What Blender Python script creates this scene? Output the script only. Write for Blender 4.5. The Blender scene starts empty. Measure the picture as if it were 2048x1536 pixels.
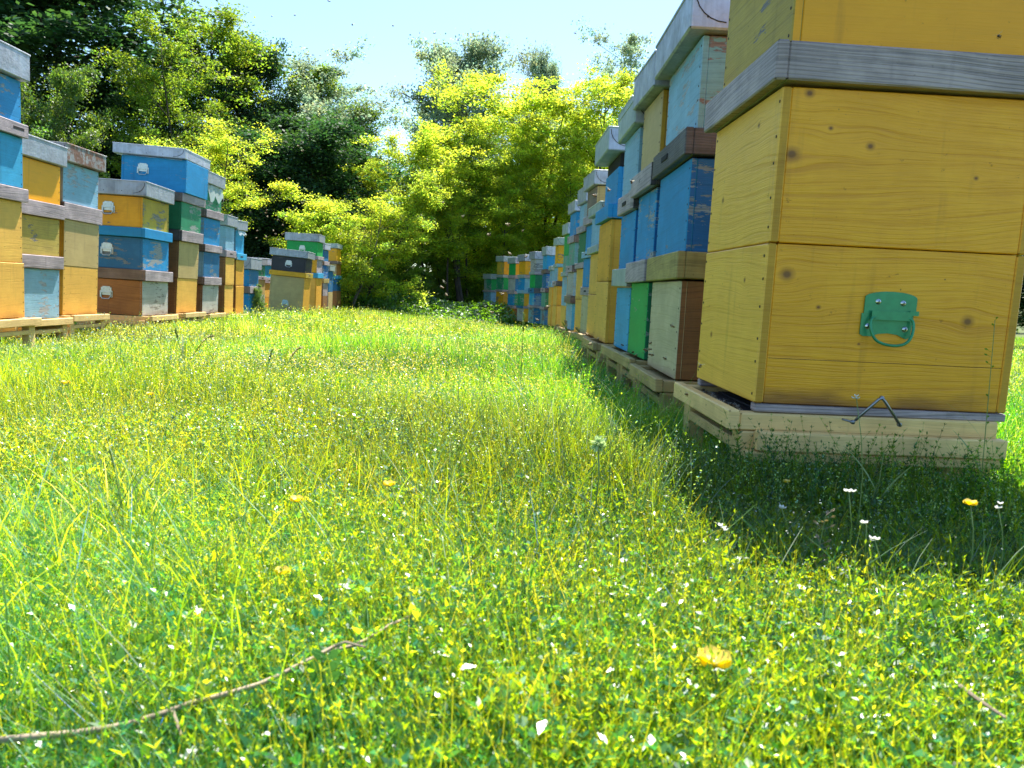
import bpy, bmesh, math, random
import numpy as np
from mathutils import Vector, Matrix, Euler

S = bpy.context.scene
COL = S.collection
R = math.radians

# ------------------------------------------------------------------ camera
CAM_H = 0.37
F = 1480.0                      # focal length in pixels of the 2048 px wide photo
PITCH, YAW, ROLL = R(7.30), R(1.68), 0.035
Fw = Vector((math.sin(YAW) * math.cos(PITCH), math.cos(YAW) * math.cos(PITCH), -math.sin(PITCH)))
R0 = Fw.cross(Vector((0, 0, 1))).normalized()
U0 = R0.cross(Fw).normalized()
Rv = R0 * math.cos(ROLL) + U0 * math.sin(ROLL)
Uv = U0 * math.cos(ROLL) - R0 * math.sin(ROLL)
cam_d = bpy.data.cameras.new('camera')
cam = bpy.data.objects.new('camera', cam_d)
COL.objects.link(cam)
cam.matrix_world = Matrix(((Rv.x, Uv.x, -Fw.x, 0), (Rv.y, Uv.y, -Fw.y, 0), (Rv.z, Uv.z, -Fw.z, CAM_H), (0, 0, 0, 1)))
cam_d.sensor_width = 36
cam_d.lens = 36 * F / 2048
cam_d.clip_start = 0.02
cam_d.clip_end = 1500
cam_d.dof.use_dof = True
cam_d.dof.focus_distance = 2.5
cam_d.dof.aperture_fstop = 15.0
S.camera = cam

def at(px, py, Y):
    """point on the plane y=Y seen at a pixel of the 2048x1536 photograph"""
    d = Fw * F + Rv * (px - 1024) - Uv * (py - 768)
    k = Y / d.y
    return Vector((d.x * k, Y, CAM_H + d.z * k))

# ------------------------------------------------------------------ light
SUN_EL, SUN_AZ = R(60), R(19)
w = bpy.data.worlds.new('World'); S.world = w; w.use_nodes = True
nt = w.node_tree; nt.nodes.clear()
sky = nt.nodes.new('ShaderNodeTexSky'); sky.sky_type = 'NISHITA'; sky.sun_disc = False
sky.sun_elevation = SUN_EL; sky.sun_rotation = SUN_AZ
sky.air_density = 1.0; sky.dust_density = 0.6; sky.ozone_density = 1.0
bg = nt.nodes.new('ShaderNodeBackground'); bg.inputs[1].default_value = 0.10
wo = nt.nodes.new('ShaderNodeOutputWorld')
tn = nt.nodes.new('ShaderNodeMix'); tn.data_type = 'RGBA'; tn.blend_type = 'MULTIPLY'; tn.inputs[0].default_value = 1
tn.inputs[7].default_value = (0.86, 1.02, 1.06, 1)
nt.links.new(sky.outputs[0], tn.inputs[6]); nt.links.new(tn.outputs[2], bg.inputs[0]); nt.links.new(bg.outputs[0], wo.inputs[0])
sd = bpy.data.lights.new('sun', 'SUN'); sd.energy = 5.0; sd.angle = R(0.5); sd.color = (1.0, 0.95, 0.86)
sun = bpy.data.objects.new('sun', sd); COL.objects.link(sun)
sv = Vector((math.cos(SUN_EL) * math.sin(SUN_AZ), math.cos(SUN_EL) * math.cos(SUN_AZ), math.sin(SUN_EL)))
sun.rotation_euler = (-sv).to_track_quat('-Z', 'Y').to_euler()
sun.location = sv * 50
S.view_settings.view_transform = 'Standard'; S.view_settings.look = 'None'
S.view_settings.gamma = 1.0; S.view_settings.exposure = 1.46
try:
    S.cycles.max_bounces = 8; S.cycles.diffuse_bounces = 4; S.cycles.glossy_bounces = 2
    S.cycles.transmission_bounces = 5; S.cycles.transparent_max_bounces = 8
    S.cycles.caustics_reflective = False; S.cycles.caustics_refractive = False
    S.cycles.sample_clamp_indirect = 6.0
except Exception:
    pass

rng = np.random.default_rng(7)
rnd = random.Random(11)

# ------------------------------------------------------------------ materials
class NT:
    def __init__(s, name):
        s.m = bpy.data.materials.new(name); s.m.use_nodes = True
        s.t = s.m.node_tree; s.t.nodes.clear()
    def n(s, kind, **kw):
        nd = s.t.nodes.new(kind)
        for k, v in kw.items():
            if k.startswith('i_'):
                key = k[2:]
                key = int(key) if key.isdigit() else key.replace('_', ' ')
                sock = nd.inputs[key]
                if isinstance(v, bpy.types.NodeSocket): s.t.links.new(v, sock)
                else: sock.default_value = v
            else: setattr(nd, k, v)
        return nd
    def math(s, op, a, b=None, clamp=False):
        nd = s.t.nodes.new('ShaderNodeMath'); nd.operation = op; nd.use_clamp = clamp
        for i, v in enumerate((a, b)):
            if v is None: continue
            if isinstance(v, bpy.types.NodeSocket): s.t.links.new(v, nd.inputs[i])
            else: nd.inputs[i].default_value = v
        return nd.outputs[0]
    def mix(s, fac, a, b, mode='MIX'):
        nd = s.t.nodes.new('ShaderNodeMix'); nd.data_type = 'RGBA'; nd.blend_type = mode
        for i, v in ((0, fac), (6, a), (7, b)):
            if isinstance(v, bpy.types.NodeSocket): s.t.links.new(v, nd.inputs[i])
            elif i == 0: nd.inputs[0].default_value = v
            else: nd.inputs[i].default_value = (*v, 1) if len(v) == 3 else v
        return nd.outputs[2]
    def ramp(s, fac, pts):
        nd = s.t.nodes.new('ShaderNodeMapRange'); nd.clamp = True
        s.t.links.new(fac, nd.inputs[0])
        nd.inputs[1].default_value, nd.inputs[2].default_value = pts[0], pts[1]
        nd.inputs[3].default_value, nd.inputs[4].default_value = pts[2], pts[3]
        return nd.outputs[0]
    def out(s, sh, disp=None):
        o = s.t.nodes.new('ShaderNodeOutputMaterial'); s.t.links.new(sh, o.inputs[0])
        return s.m

def lin(r, g, b):
    f = lambda c: (c / 255) / 12.92 if c / 255 <= 0.04045 else (((c / 255) + 0.055) / 1.055) ** 2.4
    return (f(r), f(g), f(b))

def wood(name, col, grain=0.35, gcol=None, flakes=0.0, under=(0.23, 0.2, 0.19), knots=(), stain=0.0, rough=0.6, rings=0.5, patch=0.25, gap=None, auto_knots=0.0):
    """painted or bare timber; UVs are metres (u along the board, v up), so grain and flakes follow the boards"""
    if gcol is None: gcol = tuple(c * 0.55 for c in col)
    k = NT(name)
    if flakes > 0: grain *= 1.5
    uv = k.n('ShaderNodeUVMap').outputs[0]
    oi = k.n('ShaderNodeObjectInfo').outputs['Random']
    sep = k.n('ShaderNodeSeparateXYZ', i_0=uv)
    u, v = sep.outputs[0], sep.outputs[1]
    vv = v
    kd = None
    for (ku, kv, kr) in knots:
        du = k.math('SUBTRACT', u, ku); dv = k.math('SUBTRACT', v, kv)
        d2 = k.math('ADD', k.math('MULTIPLY', k.math('MULTIPLY', du, du), 0.75), k.math('MULTIPLY', dv, dv))
        d = k.math('SQRT', d2)
        bump = k.math('DIVIDE', dv, k.math('ADD', k.math('MULTIPLY', d2, 1.0 / (kr * kr * 4)), 1.0))
        vv = k.math('SUBTRACT', vv, k.math('MULTIPLY', bump, 0.75))
        m = k.ramp(d, (kr * 1.05, kr * 0.25, 0, 1))
        kd = m if kd is None else k.math('MAXIMUM', kd, m)
    off = k.math('MULTIPLY', oi, 37.0)
    c2 = k.n('ShaderNodeCombineXYZ', i_0=k.math('ADD', u, off), i_1=vv, i_2=off)
    low = k.n('ShaderNodeTexNoise', i_Vector=k.n('ShaderNodeMapping', i_Vector=c2.outputs[0], i_Scale=(1.1, 4.0, 1)).outputs[0], i_Scale=1.0, i_Detail=1.5)
    vw = k.math('ADD', vv, k.math('MULTIPLY', low.outputs[0], 0.16))
    ring = k.math('SINE', k.math('MULTIPLY', vw, 760.0))
    ringc = k.n('ShaderNodeTexNoise', i_Vector=k.n('ShaderNodeCombineXYZ', i_0=k.math('MULTIPLY', k.math('ADD', u, off), 2.0), i_1=k.math('MULTIPLY', vw, 150.0), i_2=off).outputs[0], i_Scale=1.0, i_Detail=3.0, i_Roughness=0.7)
    fine = k.n('ShaderNodeTexNoise', i_Vector=k.n('ShaderNodeMapping', i_Vector=c2.outputs[0], i_Scale=(14, 420, 1)).outputs[0], i_Scale=1.0, i_Detail=2.0)
    g1 = k.ramp(ringc.outputs[0], (0.50, 0.66, 0, 1))
    g2 = k.ramp(ring, (0.45, 1.0, 0, rings))
    g = k.math('MAXIMUM', g1, k.math('MULTIPLY', g2, k.ramp(low.outputs[0], (0.4, 0.6, 0.2, 1))))
    g = k.math('MULTIPLY', g, grain)
    c = k.mix(g, col, gcol)
    c = k.mix(k.ramp(fine.outputs[0], (0.5, 0.75, 0, grain * 0.6)), c, gcol)
    big = k.n('ShaderNodeTexNoise', i_Vector=c2.outputs[0], i_Scale=7.0, i_Detail=4.0, i_Roughness=0.65)
    c = k.mix(k.ramp(big.outputs[0], (0.38, 0.7, 0, patch)), c, tuple(x * 0.5 for x in gcol))
    c = k.mix(k.ramp(big.outputs[0], (0.5, 0.25, 0, patch)), c, tuple(min(1, x * 1.35 + 0.02) for x in col))
    # per-object tone
    c = k.mix(k.math('MULTIPLY', oi, 0.18), c, tuple(x * 0.6 for x in col))
    if flakes > 0:
        fl = k.n('ShaderNodeTexNoise', i_Vector=k.n('ShaderNodeMapping', i_Vector=c2.outputs[0], i_Scale=(9, 34, 1)).outputs[0], i_Scale=1.0, i_Detail=5.0, i_Roughness=0.72)
        fb = k.n('ShaderNodeTexNoise', i_Vector=c2.outputs[0], i_Scale=4.0, i_Detail=1.0)
        th = k.math('ADD', fl.outputs[0], k.math('MULTIPLY', k.math('SUBTRACT', fb.outputs[0], 0.5), 0.7))
        fm = k.ramp(th, (0.78 - flakes * 0.36, 0.795 - flakes * 0.36, 0, 1))
        uc = k.mix(k.ramp(fine.outputs[0], (0.35, 0.7, 0, 1)), under, tuple(x * 0.45 for x in under))
        c = k.mix(fm, c, uc)
    if stain > 0:
        sn = k.n('ShaderNodeTexNoise', i_Vector=k.n('ShaderNodeMapping', i_Vector=c2.outputs[0], i_Scale=(6, 22, 1)).outputs[0], i_Scale=1.0, i_Detail=3.0)
        sm = k.math('MULTIPLY', k.ramp(k.math('SUBTRACT', v, k.math('MULTIPLY', sn.outputs[0], 0.09)), (-0.012, -0.05, 0, 1)), stain)
        c = k.mix(sm, c, (0.20, 0.07, 0.012))
    gr = k.n('ShaderNodeTexNoise', i_Vector=k.n('ShaderNodeMapping', i_Vector=c2.outputs[0], i_Scale=(26, 2.2, 1)).outputs[0], i_Scale=1.0, i_Detail=3.0, i_Roughness=0.6)
    c = k.mix(k.ramp(gr.outputs[0], (0.60, 0.78, 0, 0.30)), c, tuple(x * 0.35 + 0.01 for x in gcol))
    sc_ = k.n('ShaderNodeTexNoise', i_Vector=k.n('ShaderNodeMapping', i_Vector=c2.outputs[0], i_Scale=(40, 55, 1)).outputs[0], i_Scale=1.0, i_Detail=4.0, i_Roughness=0.7)
    c = k.mix(k.ramp(sc_.outputs[0], (0.66, 0.72, 0, 0.55)), c, tuple(x * 0.4 for x in gcol))
    spk = k.n('ShaderNodeTexVoronoi', i_Vector=c2.outputs[0], i_Scale=24.0)
    sp = k.ramp(spk.outputs['Distance'], (0.055, 0.03, 0, 0.75))
    c = k.mix(k.math('MULTIPLY', sp, k.ramp(k.n('ShaderNodeSeparateColor', i_0=spk.outputs['Color']).outputs[0], (0.62, 0.66, 0, 1))), c, (0.035, 0.018, 0.008))
    if auto_knots > 0:
        vk = k.n('ShaderNodeTexVoronoi', i_Vector=k.n('ShaderNodeMapping', i_Vector=c2.outputs[0], i_Scale=(3.6, 5.5, 1)).outputs[0], i_Scale=1.0)
        km = k.math('MULTIPLY', k.ramp(vk.outputs['Distance'], (0.085, 0.04, 0, 1)), k.ramp(k.n('ShaderNodeSeparateColor', i_0=vk.outputs['Color']).outputs[1], (1 - auto_knots, 1.02 - auto_knots, 0, 1)))
        kd = km if kd is None else k.math('MAXIMUM', kd, km)
    if kd is not None:
        c = k.mix(k.math('MULTIPLY', kd, 0.85), c, (0.26, 0.09, 0.008)); c = k.mix(k.ramp(kd, (0.7, 1.0, 0, 0.5)), c, (0.08, 0.03, 0.006))
    bs = k.n('ShaderNodeBsdfPrincipled', i_Base_Color=c, i_Roughness=rough)
    h = k.math('ADD', k.math('MULTIPLY', g, -0.6), k.math('MULTIPLY', fine.outputs[0], 0.5))
    if flakes > 0: h = k.math('SUBTRACT', h, k.math('MULTIPLY', fm, 0.8))
    bm_ = k.n('ShaderNodeBump', i_Strength=0.6, i_Distance=0.002, i_Height=h)
    k.t.links.new(bm_.outputs[0], bs.inputs['Normal'])
    return k.out(bs.outputs[0])

def metal(name, col, rough=0.42, metallic=0.75, rust=0.0, dirt=0.35):
    k = NT(name)
    tc = k.n('ShaderNodeTexCoord').outputs['Object']
    oi = k.n('ShaderNodeObjectInfo').outputs['Random']
    vec = k.n('ShaderNodeVectorMath', operation='ADD', i_0=tc, i_1=k.n('ShaderNodeCombineXYZ', i_0=k.math('MULTIPLY', oi, 20.0)).outputs[0]).outputs[0]
    a = k.n('ShaderNodeTexNoise', i_Vector=vec, i_Scale=9.0, i_Detail=5.0, i_Roughness=0.7)
    b = k.n('ShaderNodeTexNoise', i_Vector=k.n('ShaderNodeMapping', i_Vector=vec, i_Scale=(60, 60, 5)).outputs[0], i_Scale=1.0, i_Detail=3.0)
    c = k.mix(k.ramp(a.outputs[0], (0.4, 0.7, 0, dirt)), col, tuple(x * 0.4 for x in col))
    c = k.mix(k.ramp(b.outputs[0], (0.5, 0.75, 0, 0.35)), c, tuple(min(1, x * 1.5) for x in col))
    if rust > 0:
        r_ = k.n('ShaderNodeTexNoise', i_Vector=vec, i_Scale=14.0, i_Detail=6.0, i_Roughness=0.75)
        c = k.mix(k.ramp(r_.outputs[0], (0.62 - rust * 0.2, 0.7 - rust * 0.2, 0, 0.85)), c, (0.19, 0.07, 0.03))
    bs = k.n('ShaderNodeBsdfPrincipled', i_Base_Color=c, i_Roughness=k.ramp(a.outputs[0], (0.3, 0.7, rough - 0.12, rough + 0.2)), i_Metallic=metallic)
    bm_ = k.n('ShaderNodeBump', i_Strength=0.8, i_Distance=0.008, i_Height=a.outputs[0])
    k.t.links.new(bm_.outputs[0], bs.inputs['Normal'])
    return k.out(bs.outputs[0])

def plain(name, col, rough=0.6, metallic=0.0, spec=0.5):
    k = NT(name)
    tc = k.n('ShaderNodeTexCoord').outputs['Object']
    a = k.n('ShaderNodeTexNoise', i_Vector=tc, i_Scale=60.0, i_Detail=4.0)
    c = k.mix(k.ramp(a.outputs[0], (0.4, 0.7, 0, 0.4)), col, tuple(x * 0.55 for x in col))
    bs = k.n('ShaderNodeBsdfPrincipled', i_Base_Color=c, i_Roughness=rough, i_Metallic=metallic)
    return k.out(bs.outputs[0])

def leafmat(name, refl, trans, amount=0.5, gloss=0.08, attr=True, rough=.5):
    """thin leaf: reflects and lets light through; the per-leaf colour attribute varies the tone"""
    k = NT(name)
    at_ = k.n('ShaderNodeAttribute', attribute_name='Col').outputs['Color']
    f_ = 1.0 if attr else 0.0
    c1 = k.mix(f_, refl, at_, 'MULTIPLY'); c2 = k.mix(f_, trans, at_, 'MULTIPLY')
    d = k.n('ShaderNodeBsdfDiffuse', i_Color=c1); t = k.n('ShaderNodeBsdfTranslucent', i_Color=c2)
    m1 = k.n('ShaderNodeMixShader', i_0=amount, i_1=d.outputs[0], i_2=t.outputs[0])
    gl = k.n('ShaderNodeBsdfGlossy', i_Color=(1, 1, 1, 1), i_Roughness=rough)
    m2 = k.n('ShaderNodeMixShader', i_0=gloss, i_1=m1.outputs[0], i_2=gl.outputs[0])
    return k.out(m2.outputs[0])

YEL = (0.62, 0.36, 0.012); YSIDE = (0.56, 0.33, 0.022)
M = {}
M['yel_near'] = wood('yellow_glazed_pine_lower', (0.97, 0.435, 0.010), 0.62, (0.66, 0.24, 0.004), knots=[(0.040, 0.262, 0.017), (0.418, 0.185, 0.015), (0.11, 0.2, 0.006), (0.2, 0.13, 0.004)], stain=0.9, rough=0.45, patch=0.18)
M['yel_near2'] = wood('yellow_glazed_pine_upper', (0.97, 0.435, 0.008), 0.62, (0.66, 0.24, 0.004), knots=[(0.052, 0.288, 0.011), (0.182, 0.195, 0.010), (0.028, 0.172, 0.018), (0.10, 0.225, 0.006), (0.4, 0.145, 0.006)], rough=0.45, patch=0.18)
M['yel_front'] = wood('pale_yellow_glazed_pine', (0.97, 0.53, 0.075), 0.55, (0.68, 0.31, 0.02), knots=[(0.33, 0.12, 0.010), (0.12, 0.25, 0.008)], rough=0.5, patch=0.15)
M['yel_paint'] = wood('flat_yellow_paint', (0.96, 0.405, 0.0), 0.12, flakes=0.0, rough=0.5, patch=0.12)
M['yel_tan'] = wood('weathered_ochre_paint', (0.50, 0.35, 0.06), 0.4, (0.3, 0.2, 0.05), flakes=0.15, rough=0.7)
M['yellow'] = wood('yellow_paint', (0.84, 0.39, 0.004), 0.22, flakes=0.3, rough=0.55)
M['yellow_worn'] = wood('worn_yellow_paint', (0.58, 0.38, 0.03), 0.3, flakes=0.55, under=(0.30, 0.26, 0.20))
M['honey'] = wood('honey_pine', (0.86, 0.47, 0.08), 0.3, (0.46, 0.22, 0.03), stain=0.5, auto_knots=0.18, patch=0.2)
M['honey_gold'] = wood('golden_pine', (0.76, 0.36, 0.025), 0.35, (0.5, 0.19, 0.01), stain=0.5, auto_knots=0.2, patch=0.2)
M['tan'] = wood('tan_pine', (0.52, 0.37, 0.15), 0.25, (0.32, 0.2, 0.06), auto_knots=0.3, patch=0.2)
M['orange'] = wood('orange_bare_pine', (0.42, 0.17, 0.035), 0.75, (0.2, 0.07, 0.012), auto_knots=0.25, stain=0.6, rings=0.9)
M['brown'] = wood('brown_bare_pine', (0.27, 0.115, 0.035), 0.65, (0.11, 0.04, 0.012), stain=0.6, rings=0.8)
M['pinewhite'] = wood('pale_bare_pine', (0.55, 0.46, 0.28), 0.4, (0.3, 0.21, 0.1), auto_knots=0.2, stain=0.5)
M['grey'] = wood('silver_weathered_wood', (0.47, 0.37, 0.385), 0.9, (0.13, 0.11, 0.12), patch=0.4, rings=0.8)
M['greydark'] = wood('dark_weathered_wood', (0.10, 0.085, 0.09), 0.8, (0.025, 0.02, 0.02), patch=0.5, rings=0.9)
M['greybrown'] = wood('brown_weathered_wood', (0.22, 0.15, 0.11), 0.7, (0.09, 0.055, 0.035), patch=0.4)
M['ochre_rim'] = wood('mossy_ochre_wood', (0.40, 0.30, 0.10), 0.6, (0.16, 0.11, 0.03), patch=0.4, auto_knots=0.3)
M['whitegrey'] = wood('worn_whitewash', (0.46, 0.46, 0.43), 0.35, (0.24, 0.23, 0.2), flakes=0.4, under=(0.26, 0.24, 0.22), stain=0.5)
M['blue'] = wood('blue_paint', (0.003, 0.26, 0.56), 0.2, flakes=0.32, under=(0.30, 0.33, 0.36))
M['blue_worn'] = wood('worn_blue_paint', (0.006, 0.26, 0.56), 0.25, flakes=0.62, under=(0.36, 0.37, 0.38))
M['blue_dark'] = wood('deep_and_shaded_blue_paint', (0.003, 0.14, 0.44), 0.3, flakes=0.62, under=(0.25, 0.33, 0.42))  # deep blue boxes; also shade painted into blue boxes' side faces
M['teal'] = wood('teal_blue_paint', (0.010, 0.15, 0.33), 0.2, flakes=0.42, under=(0.2, 0.25, 0.28))
M['cyan'] = wood('bright_sky_blue_paint', (0.03, 0.36, 0.62), 0.2, flakes=0.4, under=(0.35, 0.5, 0.6))
M['lblue'] = wood('pale_blue_paint', (0.25, 0.46, 0.60), 0.35, (0.14, 0.27, 0.36), flakes=0.5, under=(0.4, 0.42, 0.44))
M['lblue_worn'] = wood('peeling_pale_blue_paint', (0.17, 0.38, 0.46), 0.4, flakes=0.6, under=(0.24, 0.19, 0.19))
M['green'] = wood('green_paint', (0.004, 0.36, 0.07), 0.12, flakes=0.12, under=(0.3, 0.35, 0.3))
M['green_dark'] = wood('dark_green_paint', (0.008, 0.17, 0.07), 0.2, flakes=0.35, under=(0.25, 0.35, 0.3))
M['green_worn'] = wood('worn_green_paint', (0.02, 0.26, 0.12), 0.2, flakes=0.6, under=(0.34, 0.38, 0.34))
M['green_pale'] = wood('pale_sea_green_paint', (0.12, 0.36, 0.26), 0.3, flakes=0.4, under=(0.3, 0.33, 0.3))
M['black'] = wood('charcoal_paint', (0.03, 0.026, 0.035), 0.4, flakes=0.2, under=(0.1, 0.09, 0.09))
M['endgrain'] = wood('orange_end_grain', (0.64, 0.33, 0.02), 0.4, (0.45, 0.18, 0.008), patch=0.3)
M['pine'] = wood('new_pallet_pine', (0.92, 0.60, 0.24), 0.35, (0.42, 0.26, 0.08), auto_knots=0.3, patch=0.3)
M['pine_old'] = wood('old_pallet_pine', (0.48, 0.33, 0.13), 0.5, (0.2, 0.14, 0.05), auto_knots=0.3, patch=0.35)
M['metal'] = metal('galvanised_sheet', (0.38, 0.40, 0.45), 0.5, 0.45, dirt=.6)
M['metal_l'] = metal('light_galvanised_sheet', (0.50, 0.52, 0.62), 0.5, 0.35, dirt=.55)
M['metal_r'] = metal('rusting_sheet', (0.32, 0.31, 0.31), 0.6, 0.4, rust=0.8)
M['metal_g'] = metal('mossy_sheet', (0.36, 0.42, 0.40), 0.55, 0.35)
M['handle_g'] = plain('green_enamel', (0.035, 0.28, 0.13), 0.3, 0.2)
M['handle_s'] = plain('zinc_plated_steel', (0.55, 0.58, 0.57), 0.35, 0.7)
M['steel'] = plain('bright_steel', (0.6, 0.62, 0.66), 0.22, 1.0)
M['wire'] = plain('dull_steel_wire', (0.32, 0.33, 0.36), 0.3, 0.9)
M['nail'] = plain('rusty_nail_head', (0.035, 0.02, 0.015), 0.7)
M['slot'] = plain('near_black_fill', (0.012, 0.01, 0.01), 0.9)  # shade inside entrance openings put into colour; also joints and one band
k_ = NT('milky_plastic_film')
d_ = k_.n('ShaderNodeBsdfPrincipled', i_Base_Color=(0.85, 0.9, 0.92, 1), i_Roughness=0.25)
t_ = k_.n('ShaderNodeBsdfTranslucent', i_Color=(0.8, 0.85, 0.88, 1))
tr_ = k_.n('ShaderNodeBsdfTransparent', i_Color=(0.95, 0.97, 1, 1))
m_ = k_.n('ShaderNodeMixShader', i_0=0.35, i_1=d_.outputs[0], i_2=t_.outputs[0])
m2_ = k_.n('ShaderNodeMixShader', i_0=0.35, i_1=m_.outputs[0], i_2=tr_.outputs[0])
M['film'] = k_.out(m2_.outputs[0])

# ------------------------------------------------------------------ helpers
def tag(o, label=None, cat=None, group=None, kind=None):
    if label: o['label'] = label
    if cat: o['category'] = cat
    if group: o['group'] = group
    if kind: o['kind'] = kind
    return o

def empty(name, loc, rot=(0, 0, 0)):
    o = bpy.data.objects.new(name, None); COL.objects.link(o)
    o.location = loc; o.rotation_euler = rot; o.empty_display_size = 0.1
    return o

class MB:
    """collects faces with metre UVs and material slots, links them as one mesh object"""
    def __init__(s):
        s.v = []; s.f = []; s.uv = []; s.mi = []
    def quad(s, a, b, c, d, uv, mi=0):
        n = len(s.v); s.v += [a, b, c, d]; s.f.append((n, n + 1, n + 2, n + 3)); s.uv += uv; s.mi.append(mi)
    def box(s, x0, x1, y0, y1, z0, z1, mats=(0, 0, 0, 0, 0, 0), bev=0.002, uo=(0.0, 0.0), zref=None):
        """mats: -x, +x, -y, +y, -z, +z; chamfered edges"""
        if x0 > x1: x0, x1 = x1, x0; mats = (mats[1], mats[0]) + tuple(mats[2:])
        if zref is None: zref = z0
        b = min(bev, (x1 - x0) / 3, (y1 - y0) / 3, (z1 - z0) / 3)
        X, Y, Z = (x0, x1), (y0, y1), (z0, z1)
        xs, ys, zs = (x0 + b, x1 - b), (y0 + b, y1 - b), (z0 + b, z1 - b)
        u0, v0 = uo
        for sx in (0, 1):
            p = [(X[sx], ys[0], zs[0]), (X[sx], ys[1], zs[0]), (X[sx], ys[1], zs[1]), (X[sx], ys[0], zs[1])]
            uvs = [(u0 + q[1] - y0, v0 + q[2] - zref) for q in p]
            if sx == 0: p.reverse(); uvs.reverse()
            s.quad(*p, uvs, mats[sx])
        for sy in (0, 1):
            p = [(xs[0], Y[sy], zs[0]), (xs[1], Y[sy], zs[0]), (xs[1], Y[sy], zs[1]), (xs[0], Y[sy], zs[1])]
            uvs = [(u0 + abs(q[0]), v0 + q[2] - zref) for q in p]
            if sy == 1: p.reverse(); uvs.reverse()
            s.quad(*p, uvs, mats[2 + sy])
        for sz in (0, 1):
            p = [(xs[0], ys[0], Z[sz]), (xs[1], ys[0], Z[sz]), (xs[1], ys[1], Z[sz]), (xs[0], ys[1], Z[sz])]
            uvs = [(u0 + abs(q[0]), v0 + q[1] + 1.0) for q in p]
            if sz == 0: p.reverse(); uvs.reverse()
            s.quad(*p, uvs, mats[4 + sz])
        # chamfers: 12 edges
        def e(a, b2, c, d, mi):
            uvs = [(u0 + abs(q[0]) + q[1], v0 + q[2] - zref) for q in (a, b2, c, d)]
            s.quad(a, b2, c, d, uvs, mi)
        for sx in (0, 1):
            for sy in (0, 1):
                e((X[sx], ys[sy], zs[0]), (xs[sx], Y[sy], zs[0]), (xs[sx], Y[sy], zs[1]), (X[sx], ys[sy], zs[1]), mats[sx])
            for sz in (0, 1):
                e((X[sx], ys[0], zs[sz]), (xs[sx], ys[0], Z[sz]), (xs[sx], ys[1], Z[sz]), (X[sx], ys[1], zs[sz]), mats[sx])
        for sy in (0, 1):
            for sz in (0, 1):
                e((xs[0], Y[sy], zs[sz]), (xs[0], ys[sy], Z[sz]), (xs[1], ys[sy], Z[sz]), (xs[1], Y[sy], zs[sz]), mats[2 + sy])
        return s
    def tube(s, pts, r, n=8, mi=0, r1=None, cap=True):
        pts = [Vector(p) for p in pts]; rings = []
        for i, p in enumerate(pts):
            t = (pts[min(i + 1, len(pts) - 1)] - pts[max(i - 1, 0)]).normalized()
            a = t.orthogonal().normalized() if i == 0 else (pa - t * pa.dot(t)).normalized()
            pa = a; b = t.cross(a)
            rr = r if r1 is None else r + (r1 - r) * i / (len(pts) - 1)
            rings.append([p + (a * math.cos(2 * math.pi * j / n) + b * math.sin(2 * math.pi * j / n)) * rr for j in range(n)])
        for i in range(len(rings) - 1):
            for j in range(n):
                j2 = (j + 1) % n
                s.quad(tuple(rings[i][j]), tuple(rings[i][j2]), tuple(rings[i + 1][j2]), tuple(rings[i + 1][j]), [(j / n * .05, i * .05), ((j + 1) / n * .05, i * .05), ((j + 1) / n * .05, i * .05 + .05), (j / n * .05, i * .05 + .05)], mi)
        if cap:
            for ring in (rings[0], rings[-1]):
                base = len(s.v); s.v += [tuple(q) for q in ring]; s.f.append(tuple(range(base, base + n))); s.uv += [(0, 0)] * n; s.mi.append(mi)
        return s
    def disc(s, c, nrm, r, h, n=8, mi=0, dome=False):
        c = Vector(c); nrm = Vector(nrm).normalized()
        s.tube([c, c + nrm * h * 0.6, c + nrm * h], r, n, mi, r1=r * (0.5 if dome else 0.9))
        return s
    def build(s, name, mats, parent=None, smooth=False):
        me = bpy.data.meshes.new(name); me.from_pydata(s.v, [], s.f)
        ul = me.uv_layers.new(name='UVMap')
        ul.data.foreach_set('uv', np.array(s.uv, dtype=np.float32).ravel())
        for m in (mats if isinstance(mats, (list, tuple)) else [mats]): me.materials.append(m)
        me.polygons.foreach_set('material_index', np.array(s.mi, dtype=np.int32))
        if smooth: me.polygons.foreach_set('use_smooth', np.ones(len(s.f), dtype=bool))
        bmm = bmesh.new(); bmm.from_mesh(me); bmesh.ops.remove_doubles(bmm, verts=bmm.verts, dist=0.00005)
        bmesh.ops.recalc_face_normals(bmm, faces=bmm.faces); bmm.to_mesh(me); bmm.free()
        o = bpy.data.objects.new(name, me); COL.objects.link(o)
        if parent: o.parent = parent
        return o

def fast_mesh(name, verts, faces, mats, col=None, smooth=False, parent=None):
    """verts (n,3), faces (m,4) or (m,3) arrays, col per-vertex (n,3)"""
    me = bpy.data.meshes.new(name)
    nf, k = faces.shape
    me.vertices.add(len(verts)); me.vertices.foreach_set('co', verts.astype(np.float32).ravel())
    me.loops.add(nf * k); me.loops.foreach_set('vertex_index', faces.astype(np.int32).ravel())
    me.polygons.add(nf); me.polygons.foreach_set('loop_start', np.arange(0, nf * k, k, dtype=np.int32))
    if smooth: me.polygons.foreach_set('use_smooth', np.ones(nf, dtype=bool))
    if col is not None:
        ca = me.color_attributes.new('Col', 'FLOAT_COLOR', 'POINT')
        c4 = np.ones((len(verts), 4), dtype=np.float32); c4[:, :3] = col
        ca.data.foreach_set('color', c4.ravel())
    me.update()
    for m in (mats if isinstance(mats, (list, tuple)) else [mats]): me.materials.append(m)
    o = bpy.data.objects.new(name, me); COL.objects.link(o)
    if parent: o.parent = parent
    return o

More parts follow.
